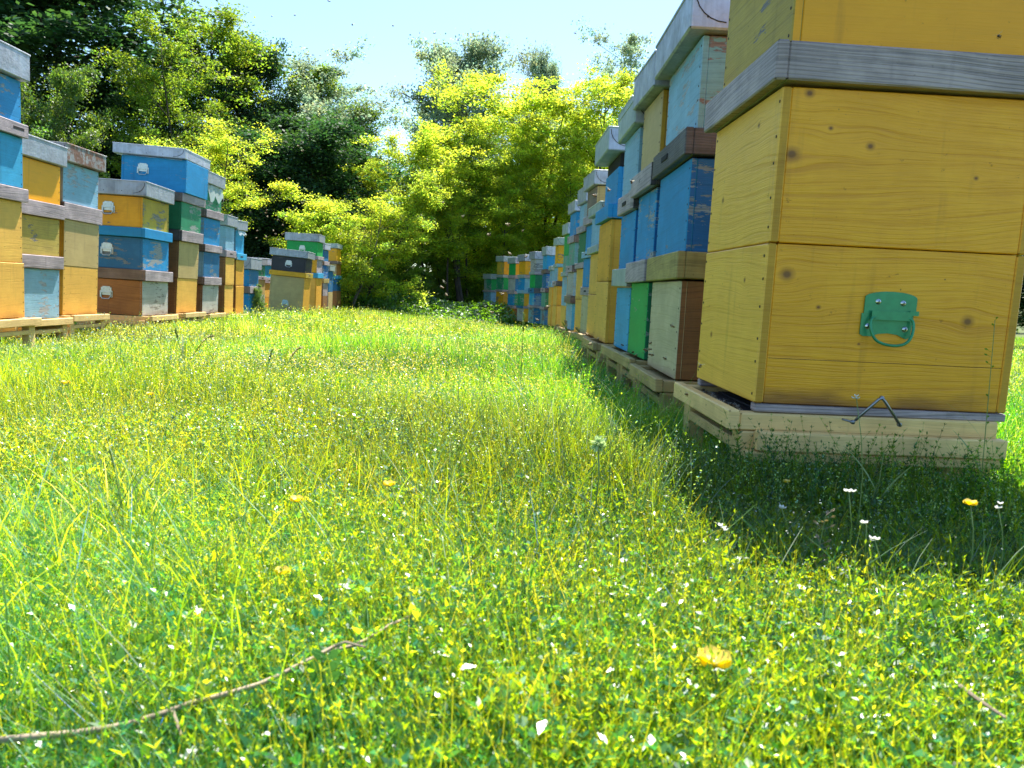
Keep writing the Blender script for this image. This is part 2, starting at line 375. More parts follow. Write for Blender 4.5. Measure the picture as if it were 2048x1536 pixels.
# ------------------------------------------------------------------ ground
def g_np(x, y):
    x = np.asarray(x, dtype=float); y = np.asarray(y, dtype=float)
    yc = np.clip(y, 0, 26)
    gl = -0.02 - 0.016 * np.maximum(yc - 4, 0)
    gr = 0.02 - 0.035 * np.maximum(yc - 1.5, 0) + 0.02 * np.maximum(yc - 18, 0)
    k = np.clip((x + 3) / 3.8, 0, 1); k = k * k * (3 - 2 * k)
    b = 0.018 * np.sin(x * 2.1 + 0.6 * y) * np.sin(y * 1.7 + 1) + 0.010 * np.sin(x * 5.3 + 2) * np.sin(y * 4.1)
    return gl * (1 - k) + gr * k + b * np.clip(y, 0, 1) - 0.02
def ground(x, y): return float(g_np(x, y))

gx = np.unique(np.concatenate([np.linspace(-6, 4, 121), np.linspace(-40, 40, 81), np.linspace(-400, 400, 21)]))
gy = np.unique(np.concatenate([np.linspace(-3, 8, 111), np.linspace(8, 30, 71), np.linspace(30, 700, 30), [-60, -20, -8]]))
GX, GY = np.meshgrid(gx, gy); nx, ny = len(gx), len(gy)
V = np.stack([GX.ravel(), GY.ravel(), g_np(GX, GY).ravel()], 1)
i = np.arange((nx - 1) * (ny - 1)); r_, c_ = i // (nx - 1), i % (nx - 1); a0 = r_ * nx + c_
k = NT('soil_and_moss')
tc = k.n('ShaderNodeTexCoord').outputs['Object']
n1 = k.n('ShaderNodeTexNoise', i_Vector=tc, i_Scale=18.0, i_Detail=8.0, i_Roughness=0.7)
n2 = k.n('ShaderNodeTexNoise', i_Vector=tc, i_Scale=2.2, i_Detail=4.0)
c = k.mix(k.ramp(n1.outputs[0], (0.35, 0.65, 0, 1)), (0.075, 0.06, 0.03), (0.10, 0.13, 0.02))
c = k.mix(k.ramp(n2.outputs[0], (0.45, 0.65, 0, 0.8)), c, (0.07, 0.13, 0.012))
bs = k.n('ShaderNodeBsdfPrincipled', i_Base_Color=c, i_Roughness=0.95)
bmp = k.n('ShaderNodeBump', i_Strength=0.8, i_Distance=0.02, i_Height=n1.outputs[0]); k.t.links.new(bmp.outputs[0], bs.inputs['Normal'])
SOIL = k.out(bs.outputs[0])
go = fast_mesh('ground', V, np.stack([a0, a0 + 1, a0 + nx + 1, a0 + nx], 1), SOIL, smooth=True)
tag(go, kind='structure')

# ------------------------------------------------------------------ beehives
BOX, RIM, LID, LIDS = 'box', 'rim', 'lid', 'slab'
FOOT = []
def handle_small(parent, x, y, z, s, m='handle_s'):
    """pressed metal carrying handle on the side facing -y"""
    h = MB(); t = 0.004
    h.box(x - .042, x + .042, y - t, y, z - .004, z + .038, bev=.001)
    h.box(x - .03, x + .03, y - t, y, z + .036, z + .046, bev=.001)
    h.box(x - .042, x + .042, y - t - .009, y - .001, z - .006, z + .004, bev=.001)
    h.box(x - .05, x - .036, y - t, y, z - .042, z + .012, bev=.001)
    h.box(x + .036, x + .05, y - t, y, z - .042, z + .012, bev=.001)
    h.box(x - .042, x + .042, y - t, y, z - .024, z - .005, bev=.001)
    yy = y - t - .006
    h.tube([(x - .038, yy, z), (x - .038, yy - .002, z - .035), (x - .026, yy - .004, z - .052), (x + .026, yy - .004, z - .052), (x + .038, yy - .002, z - .035), (x + .038, yy, z)], .0035, 6)
    for sx in (-.024, .024): h.disc((x + sx, y - t, z + .022), (0, -1, 0), .005, .003, 6)
    return h.build('handle', M[m], parent)

def hive(side, px, py, Y, W, L, layers, label, yaw=0.0, lean=0.0, tip=0.0, detail=1, X=None, group=None):
    """side +1: right row (body extends to +x), -1: left row. px,py,Y: near front corner of the base.
    layers: (kind, photo y of the layer's top edge at the corner, front material, side material, options)"""
    p = at(px, py, Y)
    root = empty('beehive', p, (tip, lean, yaw))
    tag(root, label, 'beehive', group)
    z = 0.0; s = side; prev = py; jit = random.Random(int(px * 7 + Y * 100))
    total = 0
    for ly in layers:
        kind, ty, fm, sm = ly[:4]; op = ly[4] if len(ly) > 4 else {}
        zt = at(px, ty, Y).z - p.z
        h = zt - z
        ox, oy = (jit.uniform(-.006, .006), jit.uniform(-.006, .006)) if detail else (0, 0)
        ox += op.get('ox', 0); oy += op.get('oy', 0)
        wid = op.get('W', W); uo = (jit.uniform(0, 3), 0) if not op.get('fix') else (0, 0)
        if kind == BOX:
            b = MB(); t = .019; g = .0012
            # front board and body: slot 0 front, 1 side, 2 end grain
            b.box(s * (0 + ox), s * (t + ox), oy, wid + oy, z + g, zt - g, (0, 0, 2, 2, 0, 0) if True else None, .0025, uo, z)
            b.box(s * (t + ox), s * (L - t + ox), oy + .0015, wid + oy - .0015, z + g, zt - g, (1, 1, 1, 1, 1, 1), .002, uo, z)
            b.box(s * (L - t + ox), s * (L + ox), oy, wid + oy, z + g, zt - g, (1, 1, 2, 2, 1, 1), .0025, uo, z)
            if op.get('seams'):
                for (sy_, zz) in ((0, a) for a in op['seams']):
                    b.box(s * (t + .002 + ox), s * (L - t - .002 + ox), oy + .0012, oy + .0030, z + h * zz - .0005, z + h * zz + .0005, (4,) * 6, .0002)
            nn = max(3, int(h / .05)) if detail >= 1 else 0
            for i in range(nn):
                zz = z + h * (i + .5) / nn
                for yy in (oy + .012, wid + oy - .012):
                    b.disc((s * (ox + .0002), yy + jit.uniform(-.003, .003), zz + jit.uniform(-.01, .01)), (-s, 0, 0), .0032, .0012, 6, 3)
            end = M['endgrain'] if (op.get('end') or sm in ('honey', 'honey_gold', 'yel_near', 'yel_near2')) else M[sm]
            o = b.build('hive_box', [M[fm], M[sm], end, M['nail'], M['slot']], root)
            for hd in op.get('handles', ()):
                handle_small(o, s * hd[0], oy, z + h * hd[1], 1, hd[2] if len(hd) > 2 else 'handle_s')
            if op.get('film'):
                pf = MB(); q = jit
                # a strip of plastic film squeezed out under the lid, folded and sagging
                n = 12; x0, x1 = op.get('film_x', (0.0, L))
                dr = op['film']
                for face in (0, 1):
                    last = None
                    for i in range(n + 1):
                        tt = i / n
                        dd = dr * (.45 + .55 * abs(math.sin(tt * 7 + face)) ) * (1 if face == 0 else .35)
                        bulge = .010 + .014 * abs(math.sin(tt * 11 + 1))
                        if face == 0: a, b2 = (s * (-.004 - bulge * .3), tt * wid, zt - .001), (s * (-.006 - bulge), tt * wid, zt - dd)
                        else: a, b2 = (s * (x0 + tt * (x1 - x0)), -.004, zt - .001), (s * (x0 + tt * (x1 - x0)), -.006 - bulge * .6, zt - dd)
                        if last: pf.quad(last[0], a, b2, last[1], [(0, 0)] * 4)
                        last = (a, b2)
                pf.build('plastic_film', M['film'], o, smooth=True)
        elif kind in (RIM, LIDS):
            b = MB(); ov = op.get('ov', .022); g = .001
            t = .024
            b.box(s * (-ov + ox), s * (-ov + t + ox), -ov + oy, wid + ov + oy, z + g, zt - g, (0, 0, 2, 2, 0, 0), .003, uo, z)
            b.box(s * (-ov + t + ox), s * (L + ov + ox), -ov + oy + .002, wid + ov + oy - .002, z + g + .001, zt - g - .001, (1,) * 6, .003, uo, z)
            o = b.build('rim_board', [M[fm], M[sm], M[sm]], root)
            for vtx in o.data.vertices:
                vtx.co.z += .0022 * math.sin(vtx.co.y * 23 + px * 1.7) + .002 * math.sin(vtx.co.x * 17 + px)
                vtx.co.x += .0018 * math.sin(vtx.co.y * 13 + px)
            if op.get('slot'):
                e = MB(); c0 = op['slot']
                e.box(s * (-ov + ox - .0012), s * (-ov + ox + .01), c0 * wid, c0 * wid + .09, z + h * .42, z + h * .62, bev=.0005)
                e.build('entrance_slot', M['slot'], o)  # near-black block painted for the shade in the entrance opening
        elif kind == 'base':
            b = MB()
            b.box(s * .0, s * L, .001, .027, z, zt - .001, (0,) * 6, .002, uo, z)
            b.box(s * .0, s * L, W - .027, W - .001, z, zt - .001, (0,) * 6, .002, uo, z)
            b.box(s * .05, s * L, .027, W - .027, z, zt - .001, (1,) * 6, .002, uo, z)  # black block stands in for the shade inside the open entrance
            b.build('bottom_board', [M[fm], M['slot']], root)
        elif kind == LID:
            b = MB(); ov = op.get('ov', .03)
            th = .006
            # folded sheet metal tray over a wooden frame, top slightly domed, dented corners
            b.box(s * (-ov + ox), s * (L + ov + ox), -ov + oy, wid + ov + oy, z + .002, zt, (0, 0, 1, 1, 0, 0), .005, uo, z)
            b.box(s * (-ov + ox - .0025), s * (L + ov + ox + .0025), -ov + oy - .0025, wid + ov + oy + .0025, zt - .006, zt + .004, (0,) * 6, .002, uo, z)
            # fold seam on the near end: curved lip of the lapped sheet
            yy = -ov + oy - .0012
            pts = []
            for i in range(7):
                a = i / 6 * math.pi / 2
                pts.append((s * (-ov + .012 + ox + (1 - math.cos(a)) * .09), yy, zt - .012 - math.sin(a) * (h * .72)))
            b.tube(pts, .0016, 5, 2)
            for fx in (.02, .16, .3, .44):
                if fx < L: b.disc((s * (fx + ox), -ov + oy, z + h * .3), (0, -1, 0), .0035, .002, 6, 2)
            lo = b.build('hive_lid', [M[fm], M[sm], M['nail']], root)
            # dent the sheet a little
            for vtx in lo.data.vertices:
                vtx.co.x += .002 * math.sin(vtx.co.y * 31 + px); vtx.co.z += .004 * math.sin(vtx.co.x * 9 + vtx.co.y * 7 + px)
        z = zt
    FOOT.append((p.x, p.y, yaw, s, W, L))
    root['base_z'] = p.z
    return root

def stand(side, hroot, W, L, label, ext=0.032, dark=False, near=False, hz=None):
    """slatted pine stand: deck frame, landing beam towards the aisle and block legs"""
    p = hroot.location
    del_z = p.z - ground(p.x, p.y + W / 2) + .03
    root = empty('hive_stand', (p.x, p.y, p.z - 0.001), (hroot.rotation_euler[0] * .7, hroot.rotation_euler[1] * .5, hroot.rotation_euler[2]))
    tag(root, label, 'hive stand', 'timber stands under the beehives')
    s = side; m = [M['pine_old' if dark else 'pine']] * 2
    H = max(.07, del_z)
    d = MB(); dz = 0
    # landing board between hive and beam, then the doubled side beams, front beam and legs
    d.box(s * -ext, s * .05, .002, W, -.030, -.014, bev=.002)
    d.box(s * .05, s * (L + .0), .03, W - .01, -.026, -.012, bev=.002)
    d.build('landing_board', [M['greydark' if near else 'pine_old']], root)
    def beam(*a, bn='beam'):
        b = MB(); b.box(*a, bev=.003, uo=(rnd.random() * 3, rnd.random())); b.build(bn, m[0], root)
    beam(s * (-ext - .024), s * -ext, -.012, W + .02, -.037, .004)
    beam(s * -ext, s * (L + .004), -.010, .028, -.037, -.0015)
    beam(s * -ext, s * (L + .004), W - .02, W + .018, -.037, -.0015)
    beam(s * (-ext + .03), s * (L + .008), -.040, -.012, -.074, -.034)
    beam(s * (-ext + .005), s * (L + .004), -.034, -.012, -.096, -.0755)
    beam(s * (-ext + .004), s * (-ext + .026), .0, W, -.086, -.062)
    for lx in (-ext + .0, .17, L - .10):
        for ly in (-.011, W - .05):
            beam(s * (lx + .002), s * (lx + (.045 if lx < 0 else .10)), ly, ly + .05, -H, -.0385, bn='leg')
    return root

G_R = 'beehives of the right row'; G_L = 'beehives of the left row'
# ---- nearest right hive
R1 = hive(1, 1509, 823, 1.48, .43, .525, [
    ('base', 806, 'grey', 'grey'),
    (BOX, 484, 'yel_front', 'yel_near', dict(fix=1, seams=(.29,))),
    (BOX, 168, 'yel_front', 'yel_near2', dict(fix=1)),
    (RIM, 86, 'grey', 'grey', dict(ov=.026)),
    (BOX, -215, 'yel_tan', 'yel_paint', dict(fix=1, seams=(.75,), ox=.01)),
    (LID, -310, 'metal', 'metal_l')],
    'large glazed yellow pine beehive with green handle, nearest the camera on the right', lean=.013, group=G_R)
stand(1, R1, .43, .50, 'new pale pine stand under the nearest yellow beehive, bees crowding its landing board', near=True)

# handle with loop, plates and screws (built at full detail)
def big_handle(root, u, z):
    X = u; Y0 = -.0022
    hb = MB()
    def plate(outline, y, th):
        n = len(outline); base = len(hb.v)
        for yy in (y, y - th):
            hb.v += [(X + a, yy, z + b_) for a, b_ in outline]
        hb.f.append(tuple(range(base, base + n))); hb.uv += [(0, 0)] * n; hb.mi.append(0)
        hb.f.append(tuple(range(base + 2 * n - 1, base + n - 1, -1))); hb.uv += [(0, 0)] * n; hb.mi.append(0)
        for i in range(n):
            j = (i + 1) % n
            hb.f.append((base + i, base + j, base + n + j, base + n + i)); hb.uv += [(0, 0)] * 4; hb.mi.append(0)
    top = [(-.053, .0), (.053, .0), (.053, .032)] + [(.053 * math.cos(a), .032 + .013 * math.sin(a)) for a in np.linspace(.25, math.pi - .25, 13)] + [(-.053, .032)]
    plate(top, Y0, .0025)
    plate([(-.040, -.012), (.041, -.012), (.041, .006), (-.040, .006)], Y0 - .0075, .0025)      # rolled knuckle that holds the loop
    plate([(.038, -.001), (.056, -.001), (.056, .008), (.038, .008)], Y0 - .006, .0025)
    low = [(-.057, -.042), (-.05, -.046), (-.034, -.046), (-.02, -.0405), (0, -.0385), (.02, -.041), (.038, -.049), (.046, -.046), (.049, .0), (-.057, .0)]
    plate(low, Y0, .002)
    h = hb.build('handle', M['handle_g'], root)
    bl = MB(); yy = Y0 - .007
    pts = [(X - .030, yy, z - .006), (X - .041, yy - .003, z - .010), (X - .043, yy - .006, z - .024), (X - .038, yy - .010, z - .045), (X - .026, yy - .012, z - .057), (X, yy - .013, z - .063), (X + .026, yy - .012, z - .060), (X + .040, yy - .010, z - .048), (X + .046, yy - .006, z - .028), (X + .045, yy - .003, z - .010), (X + .034, yy, z - .006)]
    # smooth the path
    P = [Vector(p) for p in pts]
    for _ in range(2):
        Q = [P[0]]
        for a, b_ in zip(P, P[1:]): Q += [a.lerp(b_, .25), a.lerp(b_, .75)]
        P = Q + [P[-1]]
    bl.tube(P, .0030, 8); bl.build('bail', M['handle_g'], h, smooth=True)
    for sx, sz in ((-.026, .024), (.025, .023), (-.042, -.026), (.034, -.029)):
        sc = MB(); c = Vector((X + sx, Y0 - .0022, z + sz))
        for r0, r1, a, b_ in ((.0062, .0056, 0, .0012), (.0056, .0036, .0012, .0026), (.0036, .0006, .0026, .0032)):
            sc.tube([c + Vector((0, -a, 0)), c + Vector((0, -b_, 0))], r0, 12, 0, r1=r1, cap=False)
        sc.box(c.x - .0028, c.x + .0028, c.y - .0035, c.y - .0028, c.z - .0005, c.z + .0005, (1,) * 6, .0001)
        sc.box(c.x - .0005, c.x + .0005, c.y - .0035, c.y - .0028, c.z - .0028, c.z + .0028, (1,) * 6, .0001)
        sc.build('screw', [M['steel'], M['slot']], h, smooth=True)
p1 = R1.location
q = at(1775, 625, 1.48); big_handle(R1, q.x - p1.x, q.z - p1.z)
# bent wire hook under the nearest hive
wh = MB()
P = [at(1684, 836, 1.45), at(1706, 842, 1.44), at(1711, 838, 1.44), at(1757, 796, 1.44), at(1764, 793, 1.44), at(1770, 800, 1.44), at(1800, 846, 1.44)]
P = [p - p1 for p in P]
wh.tube(P[:3], .0022, 7); wh.tube(P[2:], .0030, 8)
for pp in (P[1], P[4], P[-1]): wh.disc(pp + Vector((0, .004, 0)), (0, -1, 0), .0045, .006, 10)
wh.build('wire_hook', M['wire'], R1, smooth=True)

# ---- right row: (px, py, Y, W, L, layers, label, yaw)
def RB(t, f, s=None, **o): return (BOX, t, f, s or f, o)
def RR(t, f='grey', s=None, **o): return (RIM, t, f, s or f, o)
def RL(t, f='metal', s=None, **o): return (LID, t, f, s or f, o)
RIGHT = [
 (1346, 760, 2.20, .44, .50, [RB(560, 'pinewhite', 'brown', seams=(.5,)), RR(503, 'ochre_rim', 'ochre_rim'), RB(313, 'blue', 'blue_dark', ox=.012), RR(256, 'greydark', 'greydark', slot=.5), RB(66, 'lblue', 'lblue_worn', ox=.02), RL(-18, 'metal', 'metal_l')],
  'beehive of whitish, blue and pale blue boxes with brown side, right behind the nearest', -.02),
 (1288, 720, 2.72, .33, .50, [RB(564, 'green', 'green_dark'), RR(518, 'grey', 'grey'), RB(372, 'blue_worn', 'blue_dark'), RR(325, 'grey', 'greydark', slot=.5), RB(176, 'tan', 'honey_gold'), RL(105, 'metal')],  # blue box side: its shade is put into the darker colour
  'narrow right-row beehive with bright green bottom box and ochre top box', 0),
 (1253, 704, 3.10, .34, .50, [RB(574, 'cyan', 'blue_dark'), RR(536, 'metal_g', 'grey'), RB(418, 'blue', 'blue_dark'), RR(378, 'grey', 'greydark', slot=.4), RB(252, 'lblue', 'lblue'), RL(200, 'metal_g', 'metal_l')],
  'right-row beehive with a streaked pale-stained blue bottom box, left of the green one', 0),
 (1207, 687, 3.80, .42, .50, [RB(562, 'honey', 'honey_gold', end=1), RB(437, 'honey_gold', 'honey_gold', end=1), RR(407, 'blue', 'blue'), RB(331, 'blue', 'blue_worn', ox=.03), RB(303, 'slot', 'slot', ox=.03), RL(256, 'metal_g', 'metal_l', ov=.04)],  # low near-black band between the blue box and the lid
  'right-row beehive with tall honey pine body, blue rim and peeling blue top box', 0),
 (1240, 686, 4.6, .42, .50, [RB(590, 'honey'), RB(500, 'honey'), RR(485, 'grey'), RB(380, 'lblue'), RR(362, 'grey'), RB(243, 'whitegrey', 'whitegrey'), RL(196, 'metal_g', 'metal_l')],
  'highest beehive behind the blue-rimmed one, only its pale lid showing over the others', 0),
 (1191, 676, 4.75, .42, .50, [RB(590, 'honey'), RB(504, 'honey', 'honey_gold'), RR(488, 'metal_g', 'lblue'), RB(425, 'lblue'), RL(404, 'metal_g')],
  'right-row beehive with tall honey body and pale blue top box, squeezed behind the blue-rimmed one', .02),
 (1178, 672, 5.9, .42, .48, [RB(592, 'pinewhite', 'brown'), RR(574, 'grey', 'greydark', slot=.4), RB(514, 'blue', 'blue_dark'), RR(500, 'lblue', 'cyan', slot=.4), RB(444, 'blue', 'blue_dark'), RR(426, 'grey'), RB(370, 'greybrown', 'tan'), RL(341, 'metal', 'metal_l')],
  'tall right-row beehive with brown-sided pale bottom box, two blue boxes and high tin lid', .05),
 (1162, 669, 6.9, .43, .48, [RB(600, 'honey'), RB(536, 'honey', 'honey_gold'), RR(524, 'grey', 'greydark', slot=.4), RB(462, 'green_dark', 'greydark'), RR(448, 'grey', 'greydark'), RB(402, 'lblue'), RL(370, 'metal', 'metal_l')],
  'right-row beehive with golden tall body, dark green box and pale blue box on top', .06),
 (1141, 660, 8.1, .42, .48, [RB(607, 'lblue', 'cyan'), RR(592, 'greybrown', 'greydark'), RB(544, 'whitegrey', 'lblue'), RR(530, 'grey', 'greydark', slot=.4), RB(484, 'green_pale', 'lblue_worn'), RR(469, 'grey', 'greybrown'), RB(422, 'blue', 'blue_worn'), RL(401, 'metal', 'metal_l')],
  'five-tier right-row beehive with pale blue bottom box and blue top box', .05),
 (1129, 657, 9.6, .42, .48, [RB(612, 'honey'), RB(552, 'lblue', 'honey_gold'), RR(543, 'metal_g', 'grey', slot=.4), RB(510, 'green_pale', 'green'), RB(467, 'green', 'green'), RL(446, 'metal_g', 'metal_l')],
  'right-row beehive topped by a bright green box under a pale tin lid', .05),
 (1110, 653, 11.2, .42, .48, [RB(612, 'honey'), RB(572, 'honey', 'honey_gold'), RR(562, 'grey', 'greydark', slot=.4), RB(534, 'lblue', 'yellow'), RR(527, 'metal_g', 'lblue'), RB(490, 'yellow', 'yellow'), RL(475, 'metal_g')],
  'right-row beehive with yellow boxes above and below a pale blue strip', .04),
 (1100, 652, 13.2, .42, .48, [RB(612, 'honey'), RB(574, 'honey', 'honey_gold'), RR(564, 'lblue', 'lblue'), RB(540, 'lblue', 'lblue'), RL(532, 'metal_g')],
  'short right-row beehive with tall honey body under a low pale blue box', .04),
 (1088, 650, 14.4, .42, .46, [RB(620, 'lblue_worn', 'teal'), RR(614, 'grey', 'greydark'), RB(585, 'green_pale', 'green_dark'), RR(576, 'grey', 'greydark', slot=.4), RB(547, 'teal', 'blue_dark'), RR(538, 'greybrown', 'greydark'), RB(510, 'cyan', 'blue'), RL(493, 'metal_g', 'metal_l')],
  'bright blue and dark green far beehive at the bend of the right row', .12),
 (1066, 647, 15.2, .42, .46, [RB(616, 'lblue_worn', 'teal'), RR(611, 'grey'), RB(586, 'cyan', 'blue_dark'), RR(576, 'teal', 'greydark', slot=.4), RB(549, 'green', 'green_dark'), RR(543, 'metal_g', 'grey'), RB(518, 'whitegrey', 'whitegrey'), RL(503, 'metal', 'metal')],
  'far right-row beehive with a white top box over a green one', .2),
 (1046, 643, 16.0, .42, .46, [RB(617, 'whitegrey', 'yellow'), RR(612, 'teal', 'grey'), RB(587, 'green_worn', 'yellow'), RR(580, 'lblue', 'lblue'), RB(556, 'blue_worn', 'lblue'), RR(549, 'metal_g', 'grey'), RB(522, 'yellow', 'yellow'), RL(509, 'metal', 'metal_l')],
  'far right-row beehive with yellow top box over worn blue and yellow ones', .3),
 (1027, 641, 16.8, .42, .46, [RB(617, 'yellow', 'brown'), RR(611, 'grey'), RB(588, 'blue_worn', 'green_worn'), RR(582, 'grey'), RB(557, 'whitegrey', 'teal'), RR(550, 'grey'), RB(527, 'green', 'yellow'), RL(515, 'metal_g', 'metal_l')],
  'far right-row beehive with green top box over peeling grey and blue ones', .35),
 (1004, 638, 17.6, .42, .46, [RB(610, 'yellow'), RB(583, 'yellow', 'honey_gold'), RR(579, 'grey'), RB(555, 'green_worn', 'green'), RR(549, 'metal_g'), RB(523, 'yellow_worn', 'yellow'), RL(512, 'metal_g')],
  'far right-row beehive, tall yellow body under a worn green box and a yellow top box', .4),
 (980, 636, 18.4, .42, .46, [RB(612, 'tan', 'brown'), RR(606, 'grey'), RB(584, 'lblue_worn', 'lblue'), RR(580, 'grey'), RB(558, 'green_worn', 'green'), RL(548, 'metal_g')],
  'last and farthest beehive of the right row, small green box on top', .45),
]
i = -1
for (px, py, Y, W, L, ly, lab, yaw) in RIGHT:
    behind = 'only its pale lid' in lab
    if not behind: i += 1
    h = hive(1, px, py, Y, W, L, ly, lab, yaw=yaw, lean=.008, detail=1 if Y < 9 else 0, group=G_R)
    if Y < 11 and not behind:
        d = ['old mossy pine stand under the brown-sided beehive, its end beside the nearest stand', 'low timber stand under the bright green bottom box', 'low timber stand under the streaked blue bottom box',
             'timber stand under the tall honey body with blue rim', 'timber stand half hidden in weeds under the honey and pale blue beehive', 'weedy timber stand under the tall beehive with the brown side',
             'weedy timber stand under the golden body with the dark green box', 'timber stand in the weeds under the five-tier beehive', 'timber stand in the weeds under the beehive topped by bright green'][i]
        stand(1, h, W, L, d, dark=True)

# ---- left row
LEFT = [
 # px, py, Y, W, L, layers, label, yaw, lean, tip
 (-66, 642, 3.66, .44, .50, [RB(520, 'honey', 'honey_gold'), RB(383, 'honey', 'honey_gold', end=1), RR(352, 'grey'), RB(238, 'cyan', 'cyan', seams=(.5,)), RR(207, 'grey', 'greydark', slot=.75), RB(110, 'blue_worn', 'blue_worn'), RL(48, 'metal')],
  'leftmost beehive, cut by the photo edge, two blue boxes over a honey body', 0, .035, 0),
 (28, 640, 4.36, .44, .50, [RB(534, 'lblue', 'whitegrey', seams=(.9,)), RR(506, 'grey', 'greydark'), RB(424, 'yel_tan', 'yel_tan', seams=(.7,)), RR(392, 'grey', 'greydark'), RB(306, 'yel_paint', 'yellow', end=1), RL(262, 'metal')],
  'left-row beehive with faded pale blue bottom box and flat yellow top box', 0, .045, -.01),
 (124, 630, 4.88, .42, .50, [RB(531, 'honey', 'honey_gold', end=1), RB(436, 'tan', 'honey_gold', end=1), RR(402, 'grey', 'greydark'), RB(320, 'lblue', 'whitegrey'), RL(284, 'metal_r')],
  'left-row beehive with tall honey body, pale blue top box and rusty lid', 0, .045, -.02),
 (285, 632, 6.05, .47, .50, [RB(562, 'whitegrey', 'orange', handles=((.285, .62),)), RR(540, 'grey', 'greybrown'), RB(476, 'blue_worn', 'teal', handles=((.285, .6),)), RR(456, 'blue', 'blue', slot=.4), RB(394, 'yellow_worn', 'yellow', handles=((.275, .6),)), RL(364, 'metal')],
  'left-row beehive of yellow, blue and orange bare boxes with three metal handles', 0, .035, -.01),
 (354, 626, 6.70, .44, .56, [RB(556, 'honey', 'brown'), RB(481, 'tan', 'brown'), RR(459, 'grey', 'greydark', slot=.45), RB(402, 'green_worn', 'green_dark'), RR(384, 'grey', 'greybrown', W=.48), RB(318, 'blue', 'blue', handles=((.34, .62),), ox=-.03, W=.50, film=.03), RL(298, 'metal_l', 'metal_l', W=.52)],
  'tallest left-row beehive, big blue top box with handle over a green box', 0, .055, -.01),
 (404, 628, 7.45, .42, .50, [RB(570, 'whitegrey', 'brown'), RR(554, 'grey', 'greybrown'), RB(503, 'teal', 'lblue'), RR(488, 'grey', 'greybrown'), RB(434, 'blue', 'lblue'), RR(418, 'grey', 'greybrown'), RB(366, 'green_worn', 'green', film=.17), RL(342, 'metal', 'metal_l')],
  'left-row beehive with plastic film hanging over its green top box', 0, .05, 0),
 (449, 629, 8.16, .27, .50, [RB(570, 'honey', 'brown'), RB(514, 'honey', 'brown'), RR(500, 'grey', 'grey', slot=.3), RB(451, 'lblue', 'lblue'), RL(430, 'metal', 'metal')],
  'narrow left-row beehive, pale blue box on a honey body, left half of a close pair', 0, .03, 0),
 (470, 629, 8.50, .27, .50, [RB(572, 'honey_gold', 'brown'), RB(519, 'honey_gold', 'brown'), RR(506, 'cyan', 'cyan', slot=.3), RB(459, 'cyan', 'lblue', film=.06), RL(440, 'metal', 'metal')],
  'narrow left-row beehive with sky blue rim and film, right half of a close pair', 0, .03, 0),
 (497, 630, 9.7, .38, .45, [RB(587, 'blue_worn', 'blue'), RR(573, 'grey', 'greybrown', slot=.4), RB(539, 'teal', 'blue'), RL(516, 'metal', 'metal')],
  'low two-box worn blue beehive of the left row', 0, .03, 0),
 (514, 628, 12.0, .40, .45, [RB(590, 'whitegrey', 'honey_gold'), RB(559, 'tan', 'honey_gold'), RR(552, 'grey', 'grey', slot=.4), RB(530, 'green_worn', 'green_dark'), RL(516, 'metal')],
  'small far beehive with faded green box, behind the vine', .0, .02, 0),
 (528, 627, 12.9, .40, .45, [RB(596, 'honey_gold', 'honey_gold'), RB(566, 'honey', 'honey_gold'), RR(555, 'grey', 'greybrown', slot=.4), RB(530, 'cyan', 'blue'), RL(517, 'metal_l')],
  'small far left-row beehive with bright blue box over a golden body', .0, .02, 0),
 (541, 626, 13.8, .40, .45, [RB(594, 'honey'), RB(566, 'honey', 'honey_gold'), RB(537, 'tan', 'tan'), RL(523, 'metal', 'metal_l')],
  'far left-row beehive with plain tan body beside the charcoal one', .0, .02, 0),
 (604, 630, 11.2, .44, .50, [RB(556, 'honey_gold', 'tan', handles=((.26, .28),)), RR(546, 'yellow_worn', 'yellow', slot=.4), RB(517, 'black', 'black', handles=((.25, .55),)), RL(503, 'metal', 'metal')],
  'leaning beehive with charcoal box on a yellow rim and tan body', .03, .075, 0),
 (631, 626, 12.5, .44, .50, [RB(556, 'honey_gold', 'honey'), RR(546, 'cyan', 'cyan'), RB(519, 'grey', 'yellow'), RR(512, 'grey'), RB(484, 'green', 'green', handles=((.25, .5),)), RL(469, 'metal', 'metal')],
  'left-row beehive with bright green top box behind the charcoal one', .03, .03, 0),
 (645, 624, 13.5, .42, .50, [RB(592, 'brown', 'brown'), RB(566, 'grey', 'greydark'), RR(557, 'ochre_rim'), RB(530, 'blue_dark', 'blue_dark'), RR(522, 'grey', 'greybrown'), RB(499, 'teal', 'teal'), RL(487, 'metal_l', 'metal')],
  'far left-row beehive of two dark blue boxes over a dark grey one', .02, .02, 0),
 (656, 620, 14.4, .38, .40, [RB(584, 'tan', 'grey'), RB(557, 'teal', 'teal'), RB(542, 'teal', 'teal'), RL(531, 'metal_g')],
  'small low dark teal beehive in front of the last left one', .0, .02, 0),
 (673, 613, 15.6, .44, .52, [RB(582, 'orange', 'orange'), RB(558, 'teal', 'teal'), RR(551, 'cyan', 'cyan'), RB(528, 'orange', 'tan'), RR(522, 'greybrown'), RB(497, 'yellow', 'yellow'), RL(488, 'metal_g', 'metal_g')],
  'last beehive of the left row, yellow top, teal band, bare orange bottom, beside the shrubs', .0, -.005, 0),
]
LST = ['pale pine stand under the leftmost beehive', 'pale pine stand under the faded blue bottom box, debris on its board', 'pale pine stand with open front under the rusty-lidded beehive',
       'low pine stand under the three-handled beehive', 'low pine stand under the tallest left beehive', 'low stand under the beehive with hanging plastic film', 'pine landing stand under the left hive of the close pair', 'pine landing stand under the right hive of the close pair']
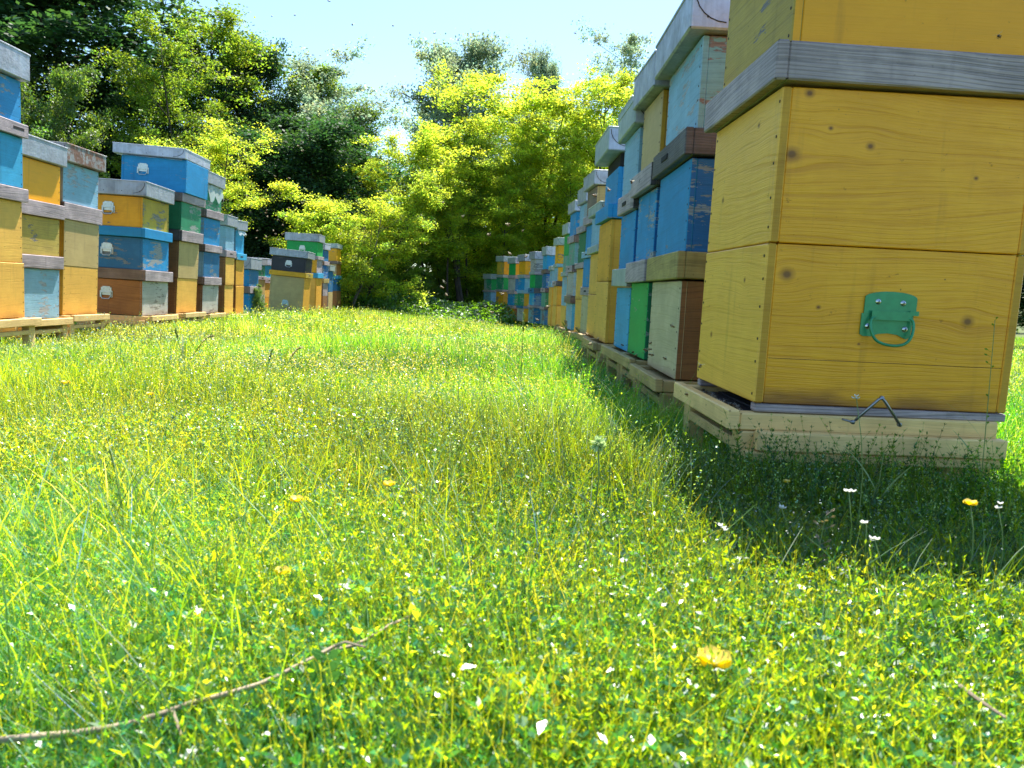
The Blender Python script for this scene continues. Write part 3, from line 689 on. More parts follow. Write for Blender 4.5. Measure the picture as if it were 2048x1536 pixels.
for i, (px, py, Y, W, L, ly, lab, yaw, lean, tip) in enumerate(LEFT):
    h = hive(-1, px, py, Y, W, L, ly, lab, yaw=yaw, lean=lean, tip=tip, detail=1 if Y < 9 else 0, group=G_L)
    if i < 8: stand(-1, h, W, L, LST[i], ext=.06)

# ------------------------------------------------------------------ bees
bm_ = bmesh.new()
def ell(bmx, c, r, seg=8, mi=0):
    g = bmesh.ops.create_uvsphere(bmx, u_segments=seg, v_segments=6, radius=1)
    for v in g['verts']: v.co = Vector((v.co.x * r[0] + c[0], v.co.y * r[1] + c[1], v.co.z * r[2] + c[2]))
    for f in {f for v in g['verts'] for f in v.link_faces}: f.material_index = mi; f.smooth = True
ell(bm_, (0, .0062, 0), (.0019, .0016, .0018), mi=1); ell(bm_, (0, .0028, 0), (.0024, .0024, .0024), mi=0); ell(bm_, (0, -.0032, -.0006), (.0023, .0042, .0022), mi=2)
for sx in (-1, 1):
    for yy in (.004, .002, .0005):
        g = bmesh.ops.create_cone(bm_, segments=4, radius1=.0003, radius2=.0002, depth=.005)
        for v in g['verts']: v.co = Matrix.Rotation(R(35) * sx, 3, 'Y') @ v.co + Vector((sx * .0022, yy, -.0028))
bee_me = bpy.data.meshes.new('bee'); bm_.to_mesh(bee_me); bm_.free()
bee_me.materials.append(plain('bee_fuzz', (0.22, 0.12, 0.035), .8)); bee_me.materials.append(plain('bee_head', (0.03, 0.02, 0.012), .5))
k = NT('bee_stripes'); tc = k.n('ShaderNodeTexCoord').outputs['Object']; y_ = k.n('ShaderNodeSeparateXYZ', i_0=tc).outputs[1]
st = k.ramp(k.math('SINE', k.math('MULTIPLY', y_, 3600.0)), (-.2, .2, 0, 1)); c = k.mix(st, (0.035, 0.02, 0.01), (0.30, 0.15, 0.03))
bee_me.materials.append(k.out(k.n('ShaderNodeBsdfPrincipled', i_Base_Color=c, i_Roughness=.5).outputs[0]))
wv, wf = [], []
for sx in (-1, 1):
    for (L_, wd, y0, ang) in ((.0085, .0030, .0030, 20), (.006, .0024, .0012, -15)):
        b0 = len(wv); n = 8; ca, sa = math.cos(R(ang)), math.sin(R(ang))
        for j in range(n):
            a = 2 * math.pi * j / n; lx = (1 - math.cos(a)) * .5 * L_; ly = math.sin(a) * wd * .5 * (.6 + .5 * lx / L_)
            wv.append((sx * (lx * ca), y0 + ly + lx * sa - .001, .0024 + lx * .35))
        wf.append(tuple(range(b0, b0 + n)))
wing_me = bpy.data.meshes.new('wings'); wing_me.from_pydata(wv, [], wf)
k = NT('bee_wing'); a_ = k.n('ShaderNodeBsdfTranslucent', i_Color=(.8, .72, .55, 1)); g_ = k.n('ShaderNodeBsdfDiffuse', i_Color=(.6, .55, .45, 1)); t_ = k.n('ShaderNodeBsdfTransparent', i_Color=(1, 1, 1, 1))
m1 = k.n('ShaderNodeMixShader', i_0=.5, i_1=a_.outputs[0], i_2=g_.outputs[0]); m2 = k.n('ShaderNodeMixShader', i_0=.35, i_1=m1.outputs[0], i_2=t_.outputs[0])
wing_me.materials.append(k.out(m2.outputs[0]))
def bee(loc, label, group, rot=None, sc=1.15, wings=True):
    o = bpy.data.objects.new('bee', bee_me); COL.objects.link(o); o.location = loc
    o.rotation_euler = rot or (rnd.uniform(-.5, .5), rnd.uniform(-.5, .5), rnd.uniform(0, 6.28)); o.scale = (sc,) * 3
    tag(o, label, 'bee', group)
    wg = bpy.data.objects.new('wings', wing_me); COL.objects.link(wg); wg.parent = o
    return o
Z7 = [(1217, 898), (1245, 925), (1077, 1083), (1160, 1095), (1017, 1165), (900, 1203), (908, 1214), (1023, 1292), (1020, 1309), (1160, 1278), (1028, 1332), (1092, 1352), (1122, 1383), (965, 1418), (1065, 1418), (1080, 1438), (1120, 1440), (1020, 1455), (1095, 1475), (960, 1462), (840, 1020), (1180, 1190), (1140, 1330), (1200, 1400)]
for x, y in Z7: bee(at(200 + x / 3.072, y / 3.072, rnd.uniform(4.8, 6.6)), 'honey bee glinting in flight before the dark wood behind the left row', 'bees flying before the dark wood', sc=1.3)
for x, y in [(544, 32), (589, 30), (705, 49), (786, 51), (658, 2), (869, 66), (916, 79), (835, 110), (842, 130), (806, 174), (1003, 110), (1150, 66)]:
    bee(at(x, y, rnd.uniform(3.2, 4.6)), 'tiny bee silhouetted high against the pale sky', 'bees against the sky')
for x, y in [(886, 405), (1017, 449), (884, 575), (1045, 462), (893, 590), (978, 470), (925, 433), (1020, 508), (1052, 513), (1005, 588), (985, 625), (1095, 614), (1075, 640)]:
    bee(at(x, y, rnd.uniform(2.6, 3.4)), 'honey bee flying in front of the yellow-green trees and far right hives', 'bees before the yellow-green trees', sc=1.2)
for x, y in [(1218, 380), (1189, 391), (1263, 364)]: bee(at(x, y, 2.3), 'pale honey bee hovering by the blue top boxes of the right row', 'bees beside the blue top boxes', sc=1.2)
bee(at(1998, 72, 1.25), 'lone honey bee flying before the flat yellow top box at the right edge', None, sc=1.0)
for x, y in [(1301, 686), (1320, 648), (1345, 652), (1300, 698), (1319, 707), (1302, 709), (1291, 700), (1329, 716), (1312, 742), (1268, 698), (1258, 678), (1266, 704), (1272, 710), (1224, 668), (1203, 674), (1195, 678), (1208, 673), (1171, 667), (1180, 688), (1275, 733), (1245, 690), (1240, 660)]:
    bee(at(x, y, 2.0 + rnd.uniform(0, .9) + (1200 < x < 1280) * .5 + (x < 1230) * 1.0), 'dark honey bee in flight at the hive entrances of the right row', 'bees at the right-row entrances', sc=1.15)
bee(at(1400, 732, 1.4), 'single bee beside the two screws on the nearest hive front', None, sc=1.0)
for i in range(46):
    u, v = rnd.random(), rnd.random()
    y_ = 1.50 + .40 * u; x_ = R1.location.x - .008 - .06 * v * v + .02 * rnd.random()
    bee((x_, y_, R1.location.z - .0105), 'honey bee crawling on the landing board below the nearest yellow hive', 'bees crawling on the nearest landing board', (rnd.uniform(-.2, .2), rnd.uniform(-.2, .2), rnd.uniform(0, 6.28)), 1.1)

# two screws low on the nearest front face
for j, (x, y) in enumerate(((1416, 746), (1428, 747))):
    sc = MB(); yy = 1.48 + .30 - j * .035
    sc.disc((-.001, yy - 1.48, .078), (-1, 0, 0), .006, .003, 10); sc.build('screw', M['nail'], R1)

# ------------------------------------------------------------------ trees
def leaf_quads(c, size, rs, up=0.35, aspect=.62):
    n = len(c)
    nrm = rs.normal(size=(n, 3)); nrm[:, 2] = np.abs(nrm[:, 2]) + up; nrm /= np.linalg.norm(nrm, axis=1)[:, None]
    a = np.cross(nrm, rs.normal(size=(n, 3))); a /= np.linalg.norm(a, axis=1)[:, None] + 1e-9
    b = np.cross(nrm, a)
    s = (size * rs.uniform(.6, 1.35, n))[:, None]
    v = np.stack([c - a * s, c - b * s * aspect + nrm * s * .12, c + a * s, c + b * s * aspect + nrm * s * .12], 1).reshape(-1, 3)
    f = np.arange(n * 4).reshape(n, 4)
    return v, f

BARK = {}
def bark(name, col):
    k = NT(name); tc = k.n('ShaderNodeTexCoord').outputs['Object']
    a = k.n('ShaderNodeTexNoise', i_Vector=k.n('ShaderNodeMapping', i_Vector=tc, i_Scale=(14, 14, 3)).outputs[0], i_Scale=1.0, i_Detail=5.0)
    c = k.mix(k.ramp(a.outputs[0], (.35, .65, 0, 1)), col, tuple(x * .4 for x in col))
    return k.out(k.n('ShaderNodeBsdfPrincipled', i_Base_Color=c, i_Roughness=.95).outputs[0])
BARK['dark'] = bark('dark_bark', (.06, .045, .035)); BARK['grey'] = bark('grey_bark', (.15, .13, .11))
LEAF = {
 'dark': leafmat('dark_glossy_leaves', (.045, .10, .045), (.07, .18, .03), .4, .02),
 'mid': leafmat('mid_green_leaves', (.10, .19, .03), (.24, .40, .03), .45, .05),
 'yell': leafmat('spring_yellow_green_leaves', (.22, .31, .025), (.72, .86, .06), .64, .02),
 'olive': leafmat('sunny_olive_leaves', (.15, .24, .025), (.40, .58, .03), .5, .03),
 'pale': leafmat('haze_paled_leaves', (.28, .37, .24), (.42, .56, .30), .5, .02),  # haze paling the distant trees is put into the leaf colour
}
def tree_template(seed, H=6.0, Rd=2.2, base=.28, nbr=22, nsub=6, nleaf=36000, lsize=.042, clump=.26, tr=.09, stems=1, spread=.5, shape='round'):
    rs = np.random.default_rng(seed); rr = random.Random(seed)
    wood_ = MB(); pts = []; wts = []
    for st in range(stems):
        ang = rr.uniform(0, 6.28) if stems > 1 else 0
        lx, ly = (math.cos(ang) * spread, math.sin(ang) * spread) if stems > 1 else (rr.uniform(-.25, .25), rr.uniform(-.2, .2))
        h = H * (1 if st == 0 else rr.uniform(.7, .97)); sp = []
        for i in range(9):
            t = i / 8
            sp.append(Vector((lx * t * 2.2 * Rd / 2 + .10 * math.sin(t * 5 + seed + st), ly * t * 2.2 * Rd / 2 + .10 * math.cos(t * 4 + seed), h * t * .96)))
        r0 = tr * (1 if stems == 1 else .72)
        wood_.tube(sp, r0, 7, r1=r0 * .12)
        nb = nbr // stems
        for b in range(nb):
            t = base + (1 - base) * (b + rr.random()) / nb
            i = min(7, int(t * 8)); p0 = sp[i].lerp(sp[i + 1], t * 8 - i)
            az = b * 2.4 + rr.uniform(-.5, .5) + st
            if shape == 'round': prof = math.sin(math.pi * min(1, max(.12, (t - base * .7) / (1.06 - base * .7)))) ** .6
            elif shape == 'fan': prof = .5 + .5 * t if t < .8 else 1.6 * (1.05 - t) / .4 + .2
            else: prof = 1.0 - .55 * t
            Ln = Rd * prof * rr.uniform(.65, 1.15) / (1 if stems == 1 else 1.3)
            el = rr.uniform(.15, .75) + .35 * t
            d = Vector((math.cos(az) * math.cos(el), math.sin(az) * math.cos(el), math.sin(el)))
            bp = [p0]
            for j in range(4):
                d2 = (d + Vector((rr.uniform(-.25, .25), rr.uniform(-.25, .25), rr.uniform(-.22, .12) - .06 * j))).normalized()
                bp.append(bp[-1] + d2 * Ln / 4)
            rb = r0 * .34 * (1 - t * .5); wood_.tube(bp, rb, 5, r1=rb * .2, cap=False)
            for sidx in range(nsub):
                ts = .28 + .72 * (sidx + rr.random()) / nsub; j = min(3, int(ts * 4)); q0 = bp[j].lerp(bp[j + 1], ts * 4 - j)
                sd = Vector((rr.gauss(0, 1), rr.gauss(0, 1), rr.gauss(.25, .6))).normalized(); Ls = Ln * rr.uniform(.2, .42)
                q1 = q0 + sd * Ls * .6 + Vector((0, 0, .02)); q2 = q0 + sd * Ls
                wood_.tube([q0, q1, q2], rb * .3, 3, r1=rb * .1, cap=False)
                for tt in (.35, .7, 1.0):
                    pts.append(q0.lerp(q2, tt)); wts.append(rr.uniform(.3, 1.6))
    P = np.array([tuple(p) for p in pts]); W = np.array(wts); W /= W.sum()
    idx = rs.choice(len(P), nleaf, p=W)
    cs = clump * rs.uniform(.5, 1.3, len(P))
    c = P[idx] + rs.normal(size=(nleaf, 3)) * np.array([1, 1, .62]) * cs[idx][:, None] * .6
    v, f = leaf_quads(c, lsize, rs)
    tone = rs.uniform(.6, 1.25, len(P))[idx] * rs.uniform(.7, 1.25, nleaf)
    hue = rs.normal(0, .10, nleaf) + rs.normal(0, .10, len(P))[idx]
    colr = np.stack([tone * (1 + hue), tone, tone * (1 - hue)], 1)
    crown = fast_mesh('crown', v, f, [LEAF['mid']], np.repeat(colr, 4, axis=0))
    trunk = wood_.build('trunk', BARK['dark'], smooth=True)
    ext = .5 * (np.percentile(c[:, 0], 98) - np.percentile(c[:, 0], 2) + np.percentile(c[:, 1], 98) - np.percentile(c[:, 1], 2)) * .5
    cen = np.median(c[:, :2], 0)
    res = (crown.data, trunk.data, np.percentile(c[:, 2], 99.5), ext, cen)
    bpy.data.objects.remove(crown); bpy.data.objects.remove(trunk)
    return res
T = {
 'dense': tree_template(1, 6.5, 2.4, .12, 36, 8, 90000, .038, .30, .14),
 'dense2': tree_template(2, 6.0, 2.6, .08, 38, 8, 90000, .038, .32, .13, stems=2, spread=.4),
 'airy': tree_template(3, 6.5, 2.1, .20, 34, 9, 40000, .027, .18, .07, stems=2, spread=.35),
 'airy2': tree_template(4, 6.5, 2.0, .22, 34, 9, 40000, .027, .18, .075, stems=3, spread=.45, shape='fan'),
 'airy3': tree_template(5, 7.0, 1.9, .30, 32, 9, 36000, .027, .18, .075),
 'bush': tree_template(6, 4.0, 2.3, .05, 46, 9, 80000, .025, .17, .05, stems=4, spread=.55, shape='low'),
 'sparse': tree_template(7, 7.0, 2.2, .4, 30, 8, 24000, .031, .17, .06, stems=2, spread=.3, shape='fan'),
 'pole': tree_template(9, 7.5, 1.3, .42, 26, 7, 22000, .031, .19, .06, stems=1),
 'clumpy': tree_template(8, 6.5, 2.5, .14, 34, 8, 70000, .036, .25, .11, stems=2, spread=.4),
}
def tree(px, top, Y, wpx, tmpl, kind, label, name='tree', cat='tree', base_drop=.1, bk='dark', rz=None):
    cm, tm, H0, R0_, cen = T[tmpl]
    p = at(px, 600, Y); gz = ground(p.x, Y) - base_drop
    H = at(px, top, Y).z - gz; wd = wpx / F * Y / 2
    root = empty(name, (p.x, Y, gz), (0, 0, rnd.uniform(0, 6.28) if rz is None else rz)); root.scale = (wd / R0_, wd / R0_, H / H0)
    a_ = root.rotation_euler.z; k_ = wd / R0_
    root.location.x -= (cen[0] * math.cos(a_) - cen[1] * math.sin(a_)) * k_; root.location.y -= (cen[0] * math.sin(a_) + cen[1] * math.cos(a_)) * k_
    tag(root, label, cat, 'trees around the apiary clearing' if cat == 'tree' else 'shrubs at the wood edge')
    for nm, me, mt in (('trunk', tm, BARK[bk]), ('crown', cm, LEAF[kind])):
        o = bpy.data.objects.new(nm, me); COL.objects.link(o); o.parent = root
        o.material_slots[0].link = 'OBJECT'; o.material_slots[0].material = mt
    return root
TREES = [
 (110, -70, 25, 520, 'dense', 'dark', 'huge dark green tree filling the top left corner'),
 (-40, 30, 21, 200, 'dense2', 'mid', 'green tree behind the leftmost beehives at the photo edge'),
 (100, 125, 17.5, 170, 'clumpy', 'mid', 'rounded sunlit green tree just behind the left beehives'),
 (345, 60, 21, 210, 'airy', 'olive', 'airy yellow-green tree rising above the tallest left beehive'),
 (420, 30, 25, 250, 'airy3', 'olive', 'tall airy tree, highest of the left group against the sky'),
 (500, 90, 27, 170, 'dense', 'dark', 'dark bluish tree top behind the tall airy tree'),
 (640, 95, 26, 230, 'sparse', 'pale', 'thin pale tree with open crown at the right end of the left wood'),
 (600, 225, 21.5, 320, 'dense2', 'dark', 'dark ivy-hung tree above the shady hollow'),
 (705, 215, 25, 140, 'dense', 'mid', 'grey-green tree sloping down to the gap of sky'),
 (570, 150, 28, 200, 'clumpy', 'olive', 'olive green tree backing the thin pale tree'),
 (420, 255, 17.5, 170, 'airy2', 'yell', 'low lit yellow-green tree between tallest left beehive and dark hollow'),
 (245, 190, 23, 260, 'clumpy', 'dark', 'dark tree behind the tallest left beehive'),
 (485, 300, 24, 260, 'dense', 'dark', 'dark tree in the shady hollow behind the hanging film'),
 (590, 330, 27, 260, 'dense2', 'dark', 'deep shaded tree at the back of the hollow'),
 (712, 335, 17, 230, 'bush', 'yell', 'bright yellow-green spreading tree beside the last left beehive'),
 (772, 285, 20.5, 140, 'airy', 'yell', 'yellow-green tree under the gap of sky'),
 (895, 235, 20, 190, 'airy2', 'yell', 'bright yellow-green tree at the middle of the clearing edge'),
 (975, 135, 22, 250, 'airy', 'yell', 'tall bright yellow-green tree with several dark stems'),
 (1085, 165, 21.5, 230, 'airy2', 'yell', 'yellow-green tree with forked dark trunk above the far right beehives'),
 (1185, 150, 21, 190, 'airy3', 'yell', 'slender yellow-green tree with straight dark trunk near the right beehives'),
 (1265, 185, 23, 190, 'airy', 'yell', 'yellow-green tree partly hidden by the right beehives'),
 (925, 84, 34, 190, 'dense', 'pale', 'rounded grey-green tree far behind the bright ones'),
 (1068, 112, 36, 90, 'dense', 'pale', 'small distant grey-green tree top between two taller ones'),
 (1180, 76, 31, 170, 'sparse', 'pale', 'thin pale tree top reaching highest on the right'),
 (805, 350, 24, 140, 'airy3', 'olive', 'olive tree low under the gap of sky'),
 (930, 330, 25, 260, 'airy', 'yell', 'yellow-green tree deep in the wood behind the middle stems'),
 (1090, 330, 25, 260, 'airy3', 'yell', 'yellow-green tree deep in the wood behind the straight trunk'),
 (1230, 300, 27, 260, 'airy2', 'yell', 'yellow-green tree deep in the wood beside the right row'),
 (848, 300, 19.6, 90, 'pole', 'yell', 'slim pole-stemmed tree left of the middle stems'),
 (900, 330, 19.2, 80, 'pole', 'yell', 'slim pole-stemmed tree, second from the bright shrub'),
 (938, 270, 20.2, 90, 'pole', 'olive', 'slim olive tree with a bare dark stem mid-wood'),
 (1003, 300, 20.0, 90, 'pole', 'yell', 'slim tree with a bare stem above the last right beehive'),
 (1048, 250, 20.6, 90, 'pole', 'yell', 'slim tree with bare stem above the white-topped far beehive'),
 (1130, 260, 20.2, 90, 'pole', 'yell', 'slim tree with bare stem over the bright green-topped beehive'),
 (2120, 400, 12, 300, 'dense', 'dark', 'dark tree behind the nearest beehive at the right edge'),
]
for a in TREES:
    tree(*a)
SHR = [
 (700, 505, 17.5, 60, 'bush', 'yell', 'small yellow-green shrub touching the last left beehive'),
 (775, 480, 18.0, 120, 'bush', 'olive', 'olive shrub under the right side of the bright spreading tree'),
 (830, 530, 19.5, 130, 'bush', 'mid', 'green shrub at the wood edge in the middle of the clearing'),
 (915, 490, 20.5, 140, 'bush', 'olive', 'green shrub at the wood edge left of the far right beehives'),
 (985, 470, 21, 130, 'bush', 'yell', 'green shrub right behind the last right beehive'),
 (1050, 470, 22, 140, 'bush', 'yell', 'lit shrub behind the far right beehives with forked trunk above'),
 (560, 500, 21, 130, 'bush', 'dark', 'dark shrub behind the green-topped left beehive'),
 (470, 490, 18, 110, 'bush', 'dark', 'dark shrub behind the close pair of hives'),
]
for a in SHR: tree(*a, name='shrub', cat='shrub', base_drop=.25)

# far-off wood: one leafy mass closing the view behind the trees
rs = np.random.default_rng(21); n = 90000
x = rs.uniform(-24, 22, n); y = 30 + rs.uniform(0, 4, n)
hmax = 4.2 + .9 * np.sin(x * .9) + .6 * np.sin(x * 2.3 + 1)
z = rs.uniform(0, 1, n) ** .9 * hmax - 1.0
v, f = leaf_quads(np.stack([x, y, z], 1), .11, rs)
tone = rs.uniform(.5, 1.2, n); cc = np.stack([tone, tone, tone], 1)
tag(fast_mesh('far_wood', v, f, [LEAF['mid']], np.repeat(cc, 4, axis=0)), 'dark leafy mass of the wood closing the clearing', kind='stuff')

# ------------------------------------------------------------------ grass and weeds
LEAF['grass'] = leafmat('grass_blades', (.04, .18, .026), (.52, .66, .010), .5, .022)
LEAF['weed'] = leafmat('meadow_weed_leaves', (.04, .18, .028), (.60, .72, .012), .5, .05, rough=.34)
LEAF['petal'] = leafmat('tiny_petals', (.8, .78, .75), (.6, .58, .55), .4, .02)
rs = np.random.default_rng(33)
foot = np.array([(a, b, c, s, W, L) for a, b, c, s, W, L in FOOT])
def field(n, y0, y1, pw=1.0, margin=1.25):
    u = rs.random(n) ** pw
    y = y0 * (y1 / y0) ** u
    x = rs.uniform(-.80 * margin, .80 * margin, n) * y + np.tan(YAW) * y + rs.uniform(-.4, .4, n)
    return x, y
def inside(x, y, m=.0):
    r = np.zeros(len(x), dtype=bool)
    for a, b, c, s, W, L in foot:
        dx, dy = x - a, y - b; ca, sa = math.cos(c), math.sin(c)
        lx, ly = (dx * ca + dy * sa) * s, -dx * sa + dy * ca
        r |= (lx > -m) & (lx < L + m) & (ly > -m) & (ly < W + m)
    return r
def standfade(x, y):
    a = np.clip((x - .18) / .2, 0, 1) * np.clip((1.9 - y) / .3, 0, 1) * np.clip((y - .75) / .3, 0, 1) * np.clip((1.5 - x) / .2, 0, 1)
    b = np.clip((-1.95 - x) / .2, 0, 1) * np.clip((y - 2.9) / .5, 0, 1) * np.clip((7.5 - y) / 1.5, 0, 1)
    return (1 - .45 * a) * (1 - .5 * b)
def lown(x, y, f, s=0):
    return .5 + .25 * (np.sin(x * f + 1.3 * s + 1.7 * np.sin(y * f * .7 + s)) + np.sin(y * f * 1.3 + 2.1 * s + 1.1 * np.sin(x * f * .9)))
def blades(n, y0, y1, hmin, hmax, wmm, pw=1.0, nseg=3, bend=.5, tint=None, dry=.08, clumpn=0):
    x, y = field(n, y0, y1, pw)
    if clumpn:
        cx, cy = field(clumpn, y0, y1, pw); ix = rs.integers(0, clumpn, n)
        x = cx[ix] + rs.normal(0, .022, n) * (1 + cy[ix] * .25); y = cy[ix] + rs.normal(0, .022, n) * (1 + cy[ix] * .25)
    ins = inside(x, y, .06)
    h = rs.uniform(hmin, hmax, n) * (.55 + .9 * lown(x, y, 2.3, 1)); h[ins] *= .35
    h *= standfade(x, y)
    wd = wmm * .001 * rs.uniform(.6, 1.4, n) * np.clip(y / 2.2, .8, 4.2) ** .85
    z = g_np(x, y)
    az = rs.uniform(0, 2 * np.pi, n); d = np.stack([np.cos(az), np.sin(az)], 1); sd = np.stack([-d[:, 1], d[:, 0]], 1)
    bd = rs.uniform(.1, 1, n) * bend * h; V = []; tl = rs.normal(0, .12, (n, 2)) * h[:, None]
    for i in range(nseg + 1):
        t = i / nseg
        cx_ = x + d[:, 0] * bd * t * t + tl[:, 0] * t; cy_ = y + d[:, 1] * bd * t * t + tl[:, 1] * t; cz = z + h * (t - .18 * t * t * bend) - .004
        ww = wd * (1 - t ** 1.7) * .5 + (0.00012 if i == nseg else 0)
        V.append(np.stack([cx_ - sd[:, 0] * ww, cy_ - sd[:, 1] * ww, cz], 1)); V.append(np.stack([cx_ + sd[:, 0] * ww, cy_ + sd[:, 1] * ww, cz], 1))
    V = np.stack(V, 1); nv = V.shape[1]
    base = (np.arange(n) * nv)[:, None, None]
    q = np.array([[2 * i, 2 * i + 1, 2 * i + 3, 2 * i + 2] for i in range(nseg)])[None]
    Fq = (base + q).reshape(-1, 4)
    tone = rs.uniform(.55, 1.35, n); lw = lown(x, y, 1.1, 3)
    rr_ = tone * (.50 + .62 * lw + rs.normal(0, .12, n)); gg = tone * (.98 + .06 * lw); bb = tone * rs.uniform(.6, 1.9, n)
    dr = rs.random(n) < dry * (.3 + 1.6 * lown(x, y, .8, 5))
    rr_[dr] = 1.9; gg[dr] = 1.35; bb[dr] = 11
    C = np.stack([rr_, gg, bb], 1) * patch(x, y)
    if y1 < 4: C = C * palette(n, 1, (.3, .25, .2, .08, .1, .02, .12))
    if tint is not None: C = C * np.array(tint)
    return V.reshape(-1, 3), Fq, np.repeat(C, nv, axis=0)
def sprigs(n, y0, y1, k, hmin, hmax, leaf_mm, pw=1.0, tint=(1, 1, 1), spread=.02, flat=.3):
    x, y = field(n, y0, y1, pw); ins = inside(x, y, .08)
    h = rs.uniform(hmin, hmax, n) * (.6 + .8 * lown(x, y, 3.1, 2)); h[ins] *= .35; h *= standfade(x, y)
    z = g_np(x, y); sc = np.clip(y / 2.0, .75, 3.5) ** .8
    lean = rs.normal(0, .25, (n, 2))
    t = np.sort(rs.random((n, k)) ** .7, axis=1)
    c = np.stack([x[:, None] + lean[:, :1] * h[:, None] * t + rs.normal(0, spread, (n, k)) * sc[:, None] * (1.15 - t), y[:, None] + lean[:, 1:] * h[:, None] * t + rs.normal(0, spread, (n, k)) * sc[:, None] * (1.15 - t), z[:, None] + h[:, None] * t], 2).reshape(-1, 3)
    s_ = np.repeat(sc, k) * leaf_mm * .001 * rs.uniform(.5, 1.4, n * k)
    if y1 < 4: s_ = s_ * np.repeat(np.exp(rs.normal(0, .42, n)), k)
    v, f = leaf_quads(c, s_, rs, up=flat, aspect=.5)
    tone = np.repeat(rs.uniform(.65, 1.3, n), k) * rs.uniform(.7, 1.35, n * k); lw = np.repeat(lown(x, y, 1.7, 7), k)
    C = np.stack([tone * (.8 + .7 * lw), tone, tone * np.repeat(rs.uniform(.6, 2.2, n), k)], 1) * np.array(tint)
    if y1 < 4: C = C * palette(n, k)
    # gaps of bare, shaded ground between the plants
    if y1 < 9:
        g_ = np.repeat((lown(x, y, 9.0, 11) * .6 + lown(x, y, 21.0, 5) * .4) < .66, k); kk = np.repeat(g_, 4)
        v = v[kk]; C = C[g_]; f = np.arange(len(v)).reshape(-1, 4)
    return v, f, np.repeat(C, 4, axis=0)
PAL = np.array([(1.35, 1.25, .6), (.75, 1.0, .8), (.30, .62, .9), (1.9, 1.45, 3.2), (.42, .85, 2.6), (1.9, .85, 1.2), (1.0, 1.15, .7)])
def patch(x, y):
    t = .58 + .75 * lown(x, y, 2.6, 9); r = (.76 + .34 * lown(x, y, 1.3, 3)) * np.interp(y, [0, 1.2, 2.5, 25], [1.08, 1.02, .95, .97]) + .10 * np.clip((-.4 - x) / 1.2, 0, 1)
    return np.stack([t * r, t, t * (.7 + .8 * lown(x, y, 1.9, 6))], 1)
def palette(n, k, w=(.28, .2, .17, .12, .08, .03, .12)):
    return np.repeat(PAL[rs.choice(len(PAL), n, p=np.array(w) / sum(w))], k, axis=0)
PAL2 = np.array([(1.25, 1.2, .6), (.8, 1.0, .7), (.36, .68, .9), (1.55, 1.35, 1.6), (.5, .9, 2.0), (1.05, 1.2, .6)])
def plants(n, y0, y1, hmin, hmax, whorls, per, leaf_mm, aspect=.4, pw=.8, up=.5, clumpn=0, pal=None, top_only=False, tint=(1, 1, 1), xy=None):
    """leafy stems: leaves start at the stem and point out and up, so each plant reads as one connected plant"""
    if xy is not None: x, y = xy; n = len(x)
    else: x, y = field(n, y0, y1, pw)
    if clumpn:
        cx, cy = field(clumpn, y0, y1, pw); ix = rs.integers(0, clumpn, n); cs = rs.uniform(.012, .045, clumpn)[ix]
        x = cx[ix] + rs.normal(0, 1, n) * cs; y = cy[ix] + rs.normal(0, 1, n) * cs
    else: ix = np.arange(n)
    h = rs.uniform(hmin, hmax, n) * (.5 + 1.0 * lown(x, y, 5.1, 2)); h[inside(x, y, .08)] *= .35
    if xy is None: h *= standfade(x, y)
    z = g_np(x, y); lean = rs.normal(0, .38, (n, 2)); az0 = rs.uniform(0, 6.28, n)
    lf = leaf_mm * .001 * np.exp(rs.normal(0, .3, n))
    pi = (rs.integers(0, 6, max(clumpn, n))[ix] if pal is None else np.full(n, pal)); ci = PAL2[pi]
    tone = rs.uniform(.65, 1.3, n); pt_ = patch(x, y)
    A, D, S_, C = [], [], [], []
    for w_ in range(whorls):
        t = (w_ + .6 + rs.uniform(-.3, .3, n)) / whorls
        if top_only: t = 1 - .12 * rs.random(n)
        for j in range(per):
            az = az0 + w_ * 1.2 + j * 2 * np.pi / per + rs.normal(0, .3, n); el = up + .5 * t + rs.normal(0, .3, n)
            A.append(np.stack([x + lean[:, 0] * h * t, y + lean[:, 1] * h * t, z + h * t], 1))
            D.append(np.stack([np.cos(az) * np.cos(el), np.sin(az) * np.cos(el), np.sin(el)], 1)); S_.append(lf * (1.15 - .55 * t) * rs.uniform(.7, 1.2, n))
            C.append(ci * pt_ * (tone * (.62 + .55 * t) * rs.uniform(.8, 1.2, n))[:, None])
    A, D, S_, C = np.concatenate(A), np.concatenate(D), np.concatenate(S_)[:, None], np.concatenate(C)
    sd = np.cross(D, np.array([0, 0, 1.0]) + rs.normal(0, .25, A.shape)); sd /= np.linalg.norm(sd, axis=1)[:, None]
    nr = np.cross(sd, D)
    V = np.stack([A, A + D * S_ * .9 - sd * S_ * aspect + nr * S_ * .1, A + D * S_ * 2 - nr * S_ * .35, A + D * S_ * .9 + sd * S_ * aspect + nr * S_ * .1], 1).reshape(-1, 3)
    C = np.repeat(C, 4, axis=0)
    # stems
    wv = np.stack([np.cos(az0), np.sin(az0), 0 * az0], 1) * .00042 * np.clip(y, .8, 4)[:, None]
    b = np.stack([x, y, z - .003], 1); t_ = np.stack([x + lean[:, 0] * h, y + lean[:, 1] * h, z + h], 1)
    V2 = np.stack([b - wv, b + wv, t_ + wv * .5, t_ - wv * .5], 1).reshape(-1, 3)
    C2 = np.repeat(ci * pt_ * tone[:, None] * np.array([1.0, .85, .8]), 4, axis=0)
    V = np.concatenate([V, V2]); C = np.concatenate([C, C2]) * np.array(tint)
    return V, np.arange(len(V)).reshape(-1, 4), C
